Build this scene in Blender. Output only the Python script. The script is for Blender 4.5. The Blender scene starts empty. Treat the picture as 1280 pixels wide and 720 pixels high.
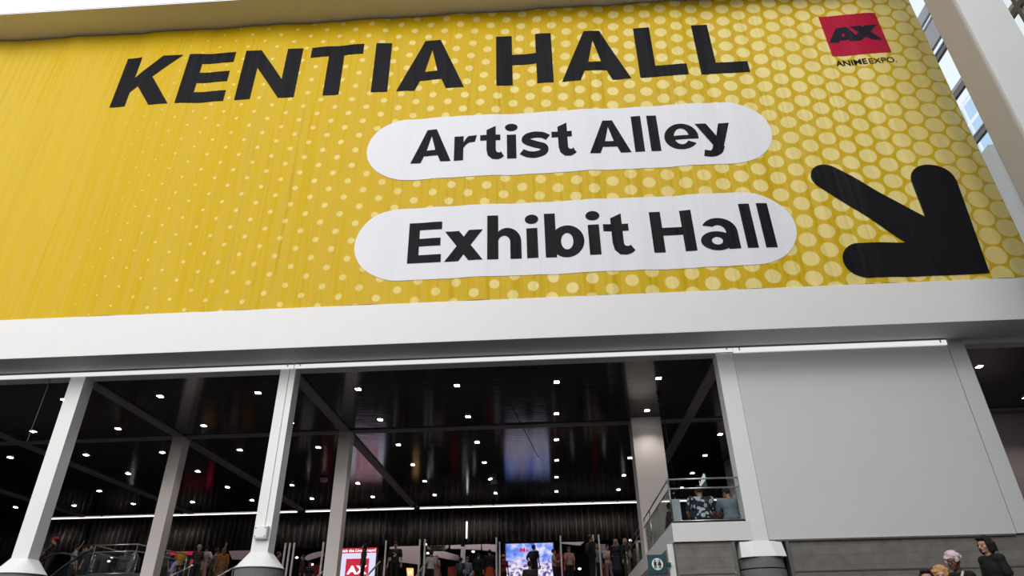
import bpy, bmesh, math, random
from math import sin, cos, pi, radians, sqrt, atan2
from mathutils import Vector, Matrix, Euler
random.seed(7)
SC = bpy.context.scene
COL = SC.collection
LIFT = 1.6                      # eye height above the lower floor; everything is modelled from the eye and lifted at the end
LOW = -1.6                      # lower floor
UP = 2.77                       # upper hall floor

# ------------------------------------------------------------------ materials
def nm(name):
    m = bpy.data.materials.new(name); m.use_nodes = True
    nt = m.node_tree; b = nt.nodes['Principled BSDF']
    return m, nt, b
def N(nt, t, **kw):
    n = nt.nodes.new(t)
    for k, v in kw.items():
        setattr(n, k, v)
    return n
def srgb(r, g, b):
    f = lambda c: (c/255/12.92) if c/255 <= .04045 else ((c/255+.055)/1.055)**2.4
    return (f(r), f(g), f(b), 1)
def paint(name, rgb, rough=.6, bump=.0, scale=30, var=.06, metal=0, stretch=None, spec=.5):
    m, nt, b = nm(name)
    tc = N(nt, 'ShaderNodeTexCoord'); mp = N(nt, 'ShaderNodeMapping')
    if stretch: mp.inputs['Scale'].default_value = stretch
    nz = N(nt, 'ShaderNodeTexNoise'); nz.inputs['Scale'].default_value = scale; nz.inputs['Detail'].default_value = 4
    nt.links.new(tc.outputs['Object'], mp.inputs[0]); nt.links.new(mp.outputs[0], nz.inputs['Vector'])
    mx = N(nt, 'ShaderNodeMixRGB'); mx.inputs[1].default_value = rgb
    mx.inputs[2].default_value = (rgb[0]*(1-var*3), rgb[1]*(1-var*3), rgb[2]*(1-var*3), 1)
    nt.links.new(nz.outputs[0], mx.inputs[0]); nt.links.new(mx.outputs[0], b.inputs['Base Color'])
    b.inputs['Roughness'].default_value = rough; b.inputs['Metallic'].default_value = metal
    b.inputs['Specular IOR Level'].default_value = spec
    if bump:
        bp = N(nt, 'ShaderNodeBump'); bp.inputs['Strength'].default_value = bump; bp.inputs['Distance'].default_value = .01
        nt.links.new(nz.outputs[0], bp.inputs['Height']); nt.links.new(bp.outputs[0], b.inputs['Normal'])
    return m
def glow(name, rgb, s):
    m, nt, b = nm(name)
    b.inputs['Base Color'].default_value = (.02, .02, .02, 1)
    b.inputs['Emission Color'].default_value = rgb; b.inputs['Emission Strength'].default_value = s
    return m
def mat_glass(name, tint=(.75, .85, .82, 1)):
    m, nt, b = nm(name)
    out = nt.nodes['Material Output']
    g = N(nt, 'ShaderNodeBsdfGlossy'); g.inputs['Roughness'].default_value = .03; g.inputs[0].default_value = (.9, .95, .95, 1)
    t = N(nt, 'ShaderNodeBsdfTransparent'); t.inputs[0].default_value = tint
    fr = N(nt, 'ShaderNodeFresnel'); ge = N(nt, 'ShaderNodeNewGeometry')
    io = N(nt, 'ShaderNodeMapRange'); nt.links.new(ge.outputs['Backfacing'], io.inputs[0])      # leaving the pane reflects as little as entering it
    io.inputs[3].default_value = 1.45; io.inputs[4].default_value = 1/1.45; nt.links.new(io.outputs[0], fr.inputs[0])
    mx = N(nt, 'ShaderNodeMixShader')
    nt.links.new(fr.outputs[0], mx.inputs[0]); nt.links.new(t.outputs[0], mx.inputs[1]); nt.links.new(g.outputs[0], mx.inputs[2])
    nt.links.new(mx.outputs[0], out.inputs[0])
    return m
M = {}
M['white'] = paint('white paint', (.80, .80, .79, 1), .45, .05, 3, .02)
M['beam'] = paint('beam paint', (.74, .73, .72, 1), .55, .06, 2, .02)
M['soffit_tan'] = paint('tan soffit paint', (.86, .85, .97, 1), .6, .03, 2, .02)
M['column_tan_shaded'] = paint('column tan with shade', (.52, .47, .42, 1), .6, .03, 2, .03)  # darkened to hold the shade on the tall column's side
M['panel'] = paint('panel paint', (.63, .65, .64, 1), .5, .03, 1.2, .02)
M['pier'] = paint('pier paint', (.62, .56, .54, 1), .5, .03, 2, .03)
M['dark_beam'] = paint('dark grey beam paint', (.30, .28, .28, 1), .6, .02, 3, .04)
M['steel'] = paint('brushed steel', (.55, .56, .56, 1), .28, .05, 40, .05, .9)
M['dark_metal'] = paint('dark metal', (.03, .03, .032, 1), .35, .0, 20, .1, .5)
M['conc'] = paint('cast concrete', (.19, .19, .185, 1), .8, .3, 9, .12)
M['black'] = paint('black fabric', (.012, .012, .014, 1), .85, .2, 60, .1)
M['glass'] = mat_glass('railing glass', (.90, .94, .93, 1))
M['clear_glass'] = mat_glass('window glass', (.93, .96, .98, 1))
M['hallwall'] = paint('dark hall wall', (.03, .028, .03, 1), .8, .05, 5, .1)
M['pinkwall'] = paint('rose grey wall', (.42, .35, .35, 1), .5, .05, 3, .05)
M['atrium'] = paint('atrium wall paint', (.065, .062, .06, 1), .7, .05, 3, .05)
M['hallcarpet'] = paint('black hall carpet', (.022, .02, .02, 1), .95, .3, 60, .15)
M['carpet'] = paint('dark carpet', (.042, .038, .038, 1), .95, .3, 60, .15)
M['lamp'] = glow('downlight diffuser', (1, .97, .93, 1), 30)
M['strip'] = glow('strip light tube', (1, .93, .88, 1), 2.2)
M['cove'] = glow('cove light tube', (1, 1, 1, 1), .8)
M['spotlens'] = glow('spotlight lens', (1, .96, .9, 1), 6)

def mat_ceiling():
    m, nt, b = nm('glossy black slats')
    b.inputs['Base Color'].default_value = (.010, .009, .0095, 1)
    b.inputs['Roughness'].default_value = .11; b.inputs['Specular IOR Level'].default_value = .8
    tc = N(nt, 'ShaderNodeTexCoord'); mp = N(nt, 'ShaderNodeMapping'); mp.inputs['Scale'].default_value = (.5, 9, 1)
    nz = N(nt, 'ShaderNodeTexNoise'); nz.inputs['Scale'].default_value = 1.6; nz.inputs['Detail'].default_value = 3
    bp = N(nt, 'ShaderNodeBump'); bp.inputs['Strength'].default_value = .35; bp.inputs['Distance'].default_value = .01
    nt.links.new(tc.outputs['Object'], mp.inputs[0]); nt.links.new(mp.outputs[0], nz.inputs['Vector'])
    nt.links.new(nz.outputs[0], bp.inputs['Height']); nt.links.new(bp.outputs[0], b.inputs['Normal'])
    return m
M['ceiling'] = mat_ceiling()

def mat_blocks():
    m, nt, b = nm('grey stone blocks')
    tc = N(nt, 'ShaderNodeTexCoord'); mp = N(nt, 'ShaderNodeMapping'); mp.inputs['Rotation'].default_value = (pi/2, 0, 0)
    mp.inputs['Location'].default_value = (.1, .085, 0)
    br = N(nt, 'ShaderNodeTexBrick'); br.inputs['Scale'].default_value = 1
    br.inputs['Color1'].default_value = (.255, .235, .212, 1); br.inputs['Color2'].default_value = (.215, .197, .178, 1)
    br.inputs['Mortar'].default_value = (.19, .175, .16, 1); br.inputs['Mortar Size'].default_value = .008
    br.inputs['Brick Width'].default_value = 1.3; br.inputs['Row Height'].default_value = .212
    nz = N(nt, 'ShaderNodeTexNoise'); nz.inputs['Scale'].default_value = 5; nz.inputs['Detail'].default_value = 6
    mx = N(nt, 'ShaderNodeMixRGB', blend_type='MULTIPLY'); mx.inputs[0].default_value = .55
    nt.links.new(tc.outputs['Object'], mp.inputs[0]); nt.links.new(mp.outputs[0], br.inputs['Vector'])
    nt.links.new(tc.outputs['Object'], nz.inputs['Vector'])
    nt.links.new(br.outputs[0], mx.inputs[1]); nt.links.new(nz.outputs[1], mx.inputs[2])
    nt.links.new(nz.outputs[0], mx.inputs[2]); nt.links.new(mx.outputs[0], b.inputs['Base Color'])
    b.inputs['Base Color'].default_value = (.2, .2, .2, 1)
    b.inputs['Roughness'].default_value = .75
    bp = N(nt, 'ShaderNodeBump'); bp.inputs['Strength'].default_value = .5; bp.inputs['Distance'].default_value = .02
    nt.links.new(br.outputs[0], bp.inputs['Height']); nt.links.new(bp.outputs[0], b.inputs['Normal'])
    return m
M['blocks'] = mat_blocks()

# vinyl wrinkles shared by every printed piece of the banner (object space = place space)
def wrinkle(nt, b, rough, strength=.5, spec=.05):
    tc = N(nt, 'ShaderNodeTexCoord')
    def layer(rot, scale, sc, det, rough_=.5):
        mp = N(nt, 'ShaderNodeMapping'); mp.inputs['Rotation'].default_value = (0, rot, 0); mp.inputs['Scale'].default_value = scale
        nz = N(nt, 'ShaderNodeTexNoise'); nz.inputs['Scale'].default_value = sc; nz.inputs['Detail'].default_value = det
        nt.links.new(tc.outputs['Object'], mp.inputs[0]); nt.links.new(mp.outputs[0], nz.inputs['Vector'])
        return nz
    a = layer(radians(4), (1.1, 1, .10), 1.0, 3)
    c = layer(radians(14), (2.8, 1, .16), 1.0, 2)
    ad = N(nt, 'ShaderNodeMath', operation='MULTIPLY_ADD'); ad.inputs[1].default_value = .35
    nt.links.new(c.outputs[0], ad.inputs[0]); nt.links.new(a.outputs[0], ad.inputs[2])
    # vertical welded seams every couple of metres
    sep = N(nt, 'ShaderNodeSeparateXYZ'); nt.links.new(tc.outputs['Object'], sep.inputs[0])
    q = N(nt, 'ShaderNodeMath', operation='MULTIPLY'); q.inputs[1].default_value = 1/1.52
    nt.links.new(sep.outputs[0], q.inputs[0])
    fr = N(nt, 'ShaderNodeMath', operation='FRACT'); nt.links.new(q.outputs[0], fr.inputs[0])
    cp = N(nt, 'ShaderNodeMath', operation='COMPARE'); cp.inputs[1].default_value = .5; cp.inputs[2].default_value = .008
    nt.links.new(fr.outputs[0], cp.inputs[0])
    ad2 = N(nt, 'ShaderNodeMath', operation='MULTIPLY_ADD'); ad2.inputs[1].default_value = .06
    nt.links.new(cp.outputs[0], ad2.inputs[0]); nt.links.new(ad.outputs[0], ad2.inputs[2])
    bp = N(nt, 'ShaderNodeBump'); bp.inputs['Strength'].default_value = strength; bp.inputs['Distance'].default_value = .27
    nt.links.new(ad2.outputs[0], bp.inputs['Height']); nt.links.new(bp.outputs[0], b.inputs['Normal'])
    b.inputs['Roughness'].default_value = rough
    b.inputs['Specular IOR Level'].default_value = spec
def vinyl(name, rgb, rough=.38, strength=.5):
    m, nt, b = nm(name); b.inputs['Base Color'].default_value = rgb; wrinkle(nt, b, rough, strength); return m
M['ink'] = vinyl('black print on vinyl', srgb(23, 23, 27), .45, .6)
M['pill'] = vinyl('white print on vinyl', (.73, .73, .765, 1), .45, .3)
M['red'] = vinyl('red print on vinyl', srgb(172, 28, 58), .42, .35)
M['navyink'] = vinyl('dark logo print on vinyl', srgb(34, 34, 46), .42, .35)

def mat_banner():
    m, nt, b = nm('yellow dotted vinyl')
    wrinkle(nt, b, .42, .9, .14)
    tc = N(nt, 'ShaderNodeTexCoord'); sep = N(nt, 'ShaderNodeSeparateXYZ'); nt.links.new(tc.outputs['Object'], sep.inputs[0])
    def math(op, a, c=None, d=None):
        n = N(nt, 'ShaderNodeMath', operation=op)
        for i, v in enumerate((a, c, d)):
            if v is None: continue
            if isinstance(v, (int, float)): n.inputs[i].default_value = v
            else: nt.links.new(v, n.inputs[i])
        return n.outputs[0]
    X, Zz = sep.outputs[0], sep.outputs[2]
    ax, az, bx, bz = 1.011, -.100, .054, .582
    det = ax*bz - bx*az
    dx = math('SUBTRACT', X, 9.0); dz = math('SUBTRACT', Zz, 17.76)
    u = math('ADD', math('MULTIPLY', dx, bz/det), math('MULTIPLY', dz, -bx/det))
    v = math('ADD', math('MULTIPLY', dx, -az/det), math('MULTIPLY', dz, ax/det))
    def dist(u, v):
        fu = math('SUBTRACT', math('FRACT', math('ADD', u, .5)), .5)
        fv = math('SUBTRACT', math('FRACT', math('ADD', v, .5)), .5)
        px = math('ADD', math('MULTIPLY', fu, ax), math('MULTIPLY', fv, bx))
        pz = math('ADD', math('MULTIPLY', fu, az), math('MULTIPLY', fv, bz))
        return math('SQRT', math('ADD', math('MULTIPLY', px, px), math('MULTIPLY', pz, pz)))
    d = math('MINIMUM', dist(u, v), dist(math('ADD', u, .5), math('ADD', v, .5)))
    r = math('MULTIPLY', math('ADD', X, 11.6), .0101)
    mask = math('MULTIPLY', math('SUBTRACT', r, d), 60)
    mn = N(nt, 'ShaderNodeClamp'); nt.links.new(mask, mn.inputs[0])
    op = N(nt, 'ShaderNodeMapRange'); nt.links.new(X, op.inputs[0])
    for i, v_ in enumerate((-10, 8, .40, .56)): op.inputs[i+1].default_value = v_
    nz = N(nt, 'ShaderNodeTexNoise'); nz.inputs['Scale'].default_value = .35; nz.inputs['Detail'].default_value = 1
    nt.links.new(tc.outputs['Object'], nz.inputs['Vector'])
    fac = math('MULTIPLY', math('MULTIPLY', mn.outputs[0], op.outputs[0]), math('MULTIPLY_ADD', nz.outputs[0], .8, .6))
    ye = N(nt, 'ShaderNodeMixRGB'); ye.inputs[1].default_value = srgb(199, 164, 16); ye.inputs[2].default_value = srgb(205, 172, 50)
    gr = N(nt, 'ShaderNodeMapRange'); nt.links.new(X, gr.inputs[0])
    for i, v_ in enumerate((-8, -16, 0, 1)): gr.inputs[i+1].default_value = v_
    nt.links.new(gr.outputs[0], ye.inputs[0])
    mx = N(nt, 'ShaderNodeMixRGB'); mx.inputs[2].default_value = srgb(240, 229, 165)
    nt.links.new(fac, mx.inputs[0]); nt.links.new(ye.outputs[0], mx.inputs[1]); nt.links.new(mx.outputs[0], b.inputs['Base Color'])
    return m
M['banner'] = mat_banner()

# ------------------------------------------------------------------ object helpers
def obj(name, bm, mat, parent=None, smooth=False):
    me = bpy.data.meshes.new(name)
    if isinstance(mat, (list, tuple)):
        for q in mat: me.materials.append(q)
    else: me.materials.append(mat)
    bm.to_mesh(me); bm.free()
    if smooth:
        for p in me.polygons: p.use_smooth = True
    o = bpy.data.objects.new(name, me); COL.objects.link(o)
    if parent is not None:                      # shapes are written in place coordinates; bring them into the parent's frame
        root = parent; mat_ = Matrix.Identity(4)
        while root is not None:
            mat_ = root.matrix_basis @ mat_; root = root.parent
        me.transform(mat_.inverted()); o.parent = parent
    return o
def thing(name, label, cat, loc=(0, 0, 0), rz=0, group=None):
    o = bpy.data.objects.new(name, None); COL.objects.link(o)
    o.empty_display_size = .2
    o.location = loc; o.rotation_euler = (0, 0, rz)
    o['label'] = label; o['category'] = cat
    if group: o['group'] = group
    return o
def tag(o, label, cat, group=None):
    o['label'] = label; o['category'] = cat
    if group: o['group'] = group
    return o
def single(name, bm, mat, label, cat, group=None, smooth=False):
    o = obj(name, bm, mat, None, smooth)         # a thing that is one mesh: put its origin at its base centre
    me = o.data
    xs = [v.co for v in me.vertices]
    c = Vector(((min(v.x for v in xs)+max(v.x for v in xs))/2, (min(v.y for v in xs)+max(v.y for v in xs))/2, min(v.z for v in xs)))
    me.transform(Matrix.Translation(-c)); o.location = c
    return tag(o, label, cat, group)
def struct(name, bm, mat, parent=None, smooth=False):
    o = obj(name, bm, mat, parent, smooth)
    if parent is None: o['kind'] = 'structure'
    return o
def box(bm, x0, x1, y0, y1, z0, z1, bev=0):
    r = bmesh.ops.create_cube(bm, size=1, matrix=Matrix.Translation(((x0+x1)/2, (y0+y1)/2, (z0+z1)/2)) @ Matrix.Diagonal((abs(x1-x0), abs(y1-y0), abs(z1-z0), 1)))
    if bev:
        es = set()
        for v in r['verts']:
            for e in v.link_edges: es.add(e)
        bmesh.ops.bevel(bm, geom=list(es), offset=bev, segments=2, affect='EDGES', profile=.5)
    return bm
def B(*a, bev=0):
    bm = bmesh.new(); box(bm, *a, bev=bev); return bm
def tube(bm, pts, r, n=10, caps=True):
    pts = [Vector(p) for p in pts]; rings = []
    rr = r if isinstance(r, (list, tuple)) else [r]*len(pts)
    prev = None
    for i, p in enumerate(pts):
        d = (pts[min(i+1, len(pts)-1)] - pts[max(i-1, 0)]).normalized()
        a = d.orthogonal().normalized() if prev is None else (prev - d*prev.dot(d)).normalized()
        prev = a; b_ = d.cross(a)
        rings.append([bm.verts.new(p + (a*cos(2*pi*k/n) + b_*sin(2*pi*k/n))*rr[i]) for k in range(n)])
    for i in range(len(rings)-1):
        for k in range(n):
            bm.faces.new((rings[i][k], rings[i][(k+1) % n], rings[i+1][(k+1) % n], rings[i+1][k]))
    if caps:
        bm.faces.new(rings[0][::-1]); bm.faces.new(rings[-1])
    return bm
def T(pts, r, n=10):
    bm = bmesh.new(); tube(bm, pts, r, n); bmesh.ops.recalc_face_normals(bm, faces=bm.faces); return bm
def lathe(bm, prof, c, n=32, sq=None):
    rings = []
    for r, z in prof:
        rings.append([bm.verts.new((c[0]+r*cos(2*pi*k/n), c[1]+r*sin(2*pi*k/n), c[2]+z)) for k in range(n)])
    for i in range(len(rings)-1):
        for k in range(n): bm.faces.new((rings[i][k], rings[i][(k+1) % n], rings[i+1][(k+1) % n], rings[i+1][k]))
    bm.faces.new(rings[0][::-1]); bm.faces.new(rings[-1])
    return bm
def prism(bm, pts, y0, y1):
    """outline in x,z pushed from y0 to y1"""
    a = [bm.verts.new((x, y0, z)) for x, z in pts]; b_ = [bm.verts.new((x, y1, z)) for x, z in pts]
    n = len(pts)
    bm.faces.new(a); bm.faces.new(b_[::-1])
    for i in range(n): bm.faces.new((a[i], b_[i], b_[(i+1) % n], a[(i+1) % n]))
    bmesh.ops.recalc_face_normals(bm, faces=bm.faces)
    return bm

# ------------------------------------------------------------------ flat lettering: pieces are outlines in x,z
def ell_pts(cx, cz, rx, rz, a0=0, a1=360, n=28):
    return [(cx+rx*cos(radians(a0+(a1-a0)*i/n)), cz+rz*sin(radians(a0+(a1-a0)*i/n))) for i in range(n+1)]
class Flat:
    """collects quads/outlines in the banner's plane, then lays them on its waves"""
    def __init__(s): s.q = []
    def poly(s, pts): s.q.append([tuple(p) for p in pts])
    def rect(s, x0, x1, z0, z1): s.poly([(x0, z0), (x1, z0), (x1, z1), (x0, z1)])
    def band(s, outer, inner):
        for i in range(len(outer)-1): s.poly([outer[i], outer[i+1], inner[i+1], inner[i]])
    def ring(s, cx, cz, rx, rz, tx, tz, a0=0, a1=360, n=28):
        s.band(ell_pts(cx, cz, rx, rz, a0, a1, n), ell_pts(cx, cz, rx-tx, rz-tz, a0, a1, n))
    def disc(s, cx, cz, rx, rz): s.poly(ell_pts(cx, cz, rx, rz, 0, 360, 28)[:-1])
    def stroke(s, pts, w, res=8):
        """smooth thick line through pts, w = half widths"""
        P = [Vector(p) for p in pts]; W = list(w)
        out, ws = [], []
        for i in range(len(P)-1):
            p0, p1, p2, p3 = P[max(i-1, 0)], P[i], P[i+1], P[min(i+2, len(P)-1)]
            for k in range(res):
                t = k/res
                out.append(.5*((2*p1)+(-p0+p2)*t+(2*p0-5*p1+4*p2-p3)*t*t+(-p0+3*p1-3*p2+p3)*t**3)); ws.append(W[i]*(1-t)+W[i+1]*t)
        out.append(P[-1]); ws.append(W[-1])
        A, C = [], []
        for i, p in enumerate(out):
            d = (out[min(i+1, len(out)-1)]-out[max(i-1, 0)]).normalized(); nn = Vector((-d.y, d.x))*ws[i]
            A.append(tuple(p+nn)); C.append(tuple(p-nn))
        s.band(A, C)
    def build(s, y, fine=.12):
        bm = bmesh.new()
        for pts in s.q:
            vs = [bm.verts.new((x, 0, z)) for x, z in pts]
            try: f = bm.faces.new(vs)
            except Exception: continue
        bmesh.ops.recalc_face_normals(bm, faces=bm.faces)
        bm.normal_update()
        for f in bm.faces:
            if f.normal.y > 0: f.normal_flip()
        big = [f for f in bm.faces if len(f.verts) > 4]
        if big: bmesh.ops.triangulate(bm, faces=big, ngon_method='EAR_CLIP')
        xs = [v.co.x for v in bm.verts]
        x = math.floor(min(xs)/fine)*fine+fine
        while x < max(xs):
            bmesh.ops.bisect_plane(bm, geom=bm.verts[:]+bm.edges[:]+bm.faces[:], plane_co=(x, 0, 0), plane_no=(1, 0, 0), dist=1e-5)
            x += fine
        for v in bm.verts: v.co.y = y + wave(v.co.x, v.co.z)
        return bm
def wave(x, z):
    return .020*sin(x*1.9+.15*z)+.010*sin(x*4.3+1.3-.25*z)+.006*sin(x*7.1+.5*z)

def G_H(F, x, z, w, h, s, t): F.rect(x, x+s, z, z+h); F.rect(x+w-s, x+w, z, z+h); F.rect(x+s, x+w-s, z+h*.5-t*.5, z+h*.5+t*.5)
def G_I(F, x, z, w, h, s, t): F.rect(x, x+w, z, z+h)
def G_L(F, x, z, w, h, s, t): F.rect(x, x+s, z, z+h); F.rect(x+s, x+w, z, z+t)
def G_T(F, x, z, w, h, s, t): F.rect(x, x+w, z+h-t, z+h); F.rect(x+w/2-s/2, x+w/2+s/2, z, z+h-t)
def G_E(F, x, z, w, h, s, t):
    F.rect(x, x+s, z, z+h); F.rect(x+s, x+w, z+h-t, z+h); F.rect(x+s, x+w*.97, z+h/2-t/2, z+h/2+t/2); F.rect(x+s, x+w, z, z+t)
def G_N(F, x, z, w, h, s, t):
    F.rect(x, x+s, z, z+h); F.rect(x+w-s, x+w, z, z+h)
    F.poly([(x+s, z+h), (x+s, z+h*.63), (x+w-s, z), (x+w-s, z+h*.37)])
def G_K(F, x, z, w, h, s, t):
    F.rect(x, x+s, z, z+h)
    F.poly([(x+s, z+h*.60), (x+s, z+h*.28), (x+w*.97, z+h), (x+w*.97-s*1.3, z+h)][:0] or [(x+s, z+h*.27), (x+w, z+h), (x+w-s*1.35, z+h), (x+s, z+h*.56)])
    F.poly([(x+w-s*1.25, z), (x+w, z), (x+s*1.9, z+h*.66), (x+s*1.25, z+h*.44)])
def G_A(F, x, z, w, h, s, t, ap=.24):
    c = x+w/2; a = w*ap/2
    k = (w/2-a)/h                                  # slope of outer edge
    si = s*1.12
    z1, z2 = z+h*.19, z+h*.36
    F.poly([(x, z), (x+si, z), (x+si+k*(z1-z)*.98, z1), (c, z1), (c, z2), (x+si+k*(z2-z), z2), (c, z+h*.80), (c, z+h), (c-a, z+h)])
    F.poly([(2*c-p[0], p[1]) for p in [(x, z), (x+si, z), (x+si+k*(z1-z)*.98, z1), (c, z1), (c, z2), (x+si+k*(z2-z), z2), (c, z+h*.80), (c, z+h), (c-a, z+h)]][::-1])
def G_r(F, x, z, w, h, s, t):
    xh = h*.73
    F.rect(x, x+s, z, z+xh)
    F.band([(x+s, z+xh*.74), (x+s+.12*w, z+xh*.9), (x+.62*w, z+xh*.99), (x+w, z+xh*1.02)], [(x+s, z+xh*.50), (x+s+.10*w, z+xh*.63), (x+.66*w, z+xh*.72), (x+w*.92, z+xh*.74)])
def G_t(F, x, z, w, h, s, t):
    xh = h*.73; a = x+w*.27
    F.rect(x, x+w*.86, z+xh-t*.92, z+xh)
    F.poly([(a, z+xh), (a+s, z+xh), (a+s, z+h*1.0), (a, z+h*.88)])
    F.rect(a, a+s, z+h*.26, z+xh-t*.92)
    o = [(a, z+h*.27), (a+.03*h, z+h*.10), (a+.13*h, z-.01*h), (a+.27*h, z-.025*h), (x+w*.88, z+.01*h), (x+w, z+.07*h)]
    i = [(a+s, z+h*.27), (a+s+.01*h, z+h*.215), (a+s+.045*h, z+h*.185), (a+s+.09*h, z+h*.185), (a+s+.13*h, z+h*.20), (x+w*.84, z+h*.235)]
    F.band(o, i)
def G_i(F, x, z, w, h, s, t):
    F.rect(x+(w-s)/2, x+(w+s)/2, z, z+h*.73); F.disc(x+w/2, z+h*.955, w*.56, h*.118)
def G_l(F, x, z, w, h, s, t): F.rect(x, x+w, z, z+h*1.09)
def G_s(F, x, z, w, h, s, t):
    xh = h*.75
    q = .098*h
    F.stroke([(x+w*.97, z+xh*.76), (x+w*.76, z+xh*.875), (x+w*.48, z+xh*.905), (x+w*.24, z+xh*.83), (x+w*.21, z+xh*.67), (x+w*.5, z+xh*.52), (x+w*.79, z+xh*.40), (x+w*.79, z+xh*.20), (x+w*.52, z+xh*.10), (x+w*.25, z+xh*.13), (x+w*.04, z+xh*.25)],
             [q*.85, q*.95, q, q*.95, q, q*1.05, q, q*.95, q, q*.95, q*.85])
def G_e(F, x, z, w, h, s, t):
    xh = h*.75; cx, cz = x+w/2, z+xh/2
    F.ring(cx, cz, w/2, xh/2*1.03, s*1.0, t*.78, 0, 325, 40)
    F.rect(x+s*.8, x+w, cz-xh*.12, cz+xh*.04)
    F.poly([(x+w, cz-xh*.12), (x+w, cz+.02), (x+w-s*.8, cz+.02), (x+w-s*.8, cz-xh*.12)])
def G_y(F, x, z, w, h, s, t):
    xh = h*.73
    F.poly([(x, z+xh), (x+s*1.18, z+xh), (x+w*.62, z+xh*.36), (x+w*.52, z+.0*xh), (x+w*.46, z)])
    F.poly([(x+w-s*1.12, z+xh), (x+w, z+xh), (x+w*.70, z+.0*xh), (x+w*.44, z+.02*xh)])
    F.stroke([(x+w*.58, z+xh*.10), (x+w*.50, z-xh*.12), (x+w*.34, z-xh*.24), (x+w*.12, z-xh*.20)], [s*.62, s*.56, s*.42, s*.42])
def G_x(F, x, z, w, h, s, t):
    xh = h*.74; k = s*1.28
    F.poly([(x, z), (x+k, z), (x+w, z+xh), (x+w-k, z+xh)]); F.poly([(x+w-k, z), (x+w, z), (x+k, z+xh), (x, z+xh)])
def G_h(F, x, z, w, h, s, t):
    xh = h*.75
    F.rect(x, x+s, z, z+h*1.085); F.rect(x+w-s, x+w, z, z+xh*.56)
    cx = x+s*.62+(w-s*.62)/2; rx = (w-s*.62)/2
    F.band(ell_pts(cx, z+xh*.56, rx, xh*.46, 0, 180, 20), ell_pts(x+w/2, z+xh*.56, (w-2*s)/2, xh*.20, 0, 180, 20))
def G_b(F, x, z, w, h, s, t):
    xh = h*.74
    F.rect(x, x+s, z, z+h*1.085)
    cx = x+s*.45+(w-s*.45)/2; rx = (w-s*.45)/2
    F.ring(cx, z+xh*.5, rx, xh*.525, s*.98, t*.98, 0, 360, 36)
def G_a(F, x, z, w, h, s, t):
    xh = h*.74
    F.rect(x+w-s, x+w, z, z+xh*.55)
    F.band(ell_pts(x+w*.52, z+xh*.55, w*.48, xh*.48, 0, 150, 20), ell_pts(x+w*.50, z+xh*.55, w*.50-s, xh*.24, 0, 128, 20))
    F.ring(x+w*.43, z+xh*.28, w*.43, xh*.31, s*.95, t*.72, 0, 360, 28)
GL = dict(H=G_H, I=G_I, L=G_L, T=G_T, E=G_E, N=G_N, K=G_K, A=G_A, r=G_r, t=G_t, i=G_i, l=G_l, s=G_s, e=G_e, y=G_y, x=G_x, h=G_h, b=G_b, a=G_a)

# ------------------------------------------------------------------ the banner
YB = 15.0
ban = thing('banner', 'huge yellow dotted vinyl banner reading KENTIA HALL above the white beam', 'banner', (-4, YB, 8.17))
bm = bmesh.new()
x0, x1, z0, z1 = -20.5, 12.4, 8.17, 19.27
nx, nz = 300, 24
g = [[bm.verts.new((x0+(x1-x0)*i/nx, YB+wave(x0+(x1-x0)*i/nx, z0+(z1-z0)*j/nz), z0+(z1-z0)*j/nz)) for j in range(nz+1)] for i in range(nx+1)]
for i in range(nx):
    for j in range(nz): bm.faces.new((g[i][j], g[i+1][j], g[i+1][j+1], g[i][j+1]))
bk = bm.copy(); bmesh.ops.translate(bk, verts=bk.verts, vec=(0, .006, 0)); bmesh.ops.reverse_faces(bk, faces=bk.faces)
tm = bpy.data.meshes.new('t'); bk.to_mesh(tm); bk.free(); bm.from_mesh(tm); bpy.data.meshes.remove(tm)
obj('vinyl_sheet', bm, M['banner'], ban, True)
PRINT = YB-.012
F = Flat()
for ch, a, b_ in [('K', -13.60, -11.66), ('E', -11.44, -9.86), ('N', -9.50, -7.57), ('T', -7.27, -5.50), ('I', -5.09, -4.57), ('A', -4.28, -2.13), ('H', -1.11, .69), ('A', .95, 3.10), ('L', 3.38, 4.86), ('L', 5.26, 6.75)]:
    GL[ch](F, a, 15.80, b_-a, 2.24, .515, .47)
obj('title_lettering', F.build(PRINT, .15), M['ink'], ban)
def pill(xa, xb, za, zb):
    P_ = Flat(); r_ = (zb-za)/2; cz = (za+zb)/2; rx = 1.32
    P_.rect(xa+rx, xb-rx, za, zb)
    P_.poly([(xa+rx-rx*abs(cos(t))**.95*(1 if True else 0), cz+r_*sin(t)) for t in [-pi/2+pi*i/30 for i in range(31)]])
    P_.poly([(xb-rx+rx*abs(cos(t))**.95, cz+r_*sin(t)) for t in [-pi/2+pi*i/30 for i in range(31)]])
    return P_.build(PRINT+.001, .15)
obj('caption_panel', pill(-4.99, 6.90, 12.22, 14.58), M['pill'], ban)
obj('caption_panel', pill(-5.02, 6.85, 8.86, 11.20), M['pill'], ban)
PR2 = PRINT-.007
F = Flat()
for ch, a, b_ in [('A', -3.66, -2.46), ('r', -2.37, -1.70), ('t', -1.60, -.90), ('i', -.84, -.50), ('s', -.41, .44), ('t', .52, 1.22), ('A', 1.60, 2.80), ('l', 2.91, 3.19), ('l', 3.37, 3.66), ('e', 3.80, 4.77), ('y', 4.73, 5.73)]:
    GL[ch](F, a, 12.83, b_-a, 1.26, .275, .235)
obj('caption_lettering', F.build(PR2, .15), M['ink'], ban)
F = Flat()
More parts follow.
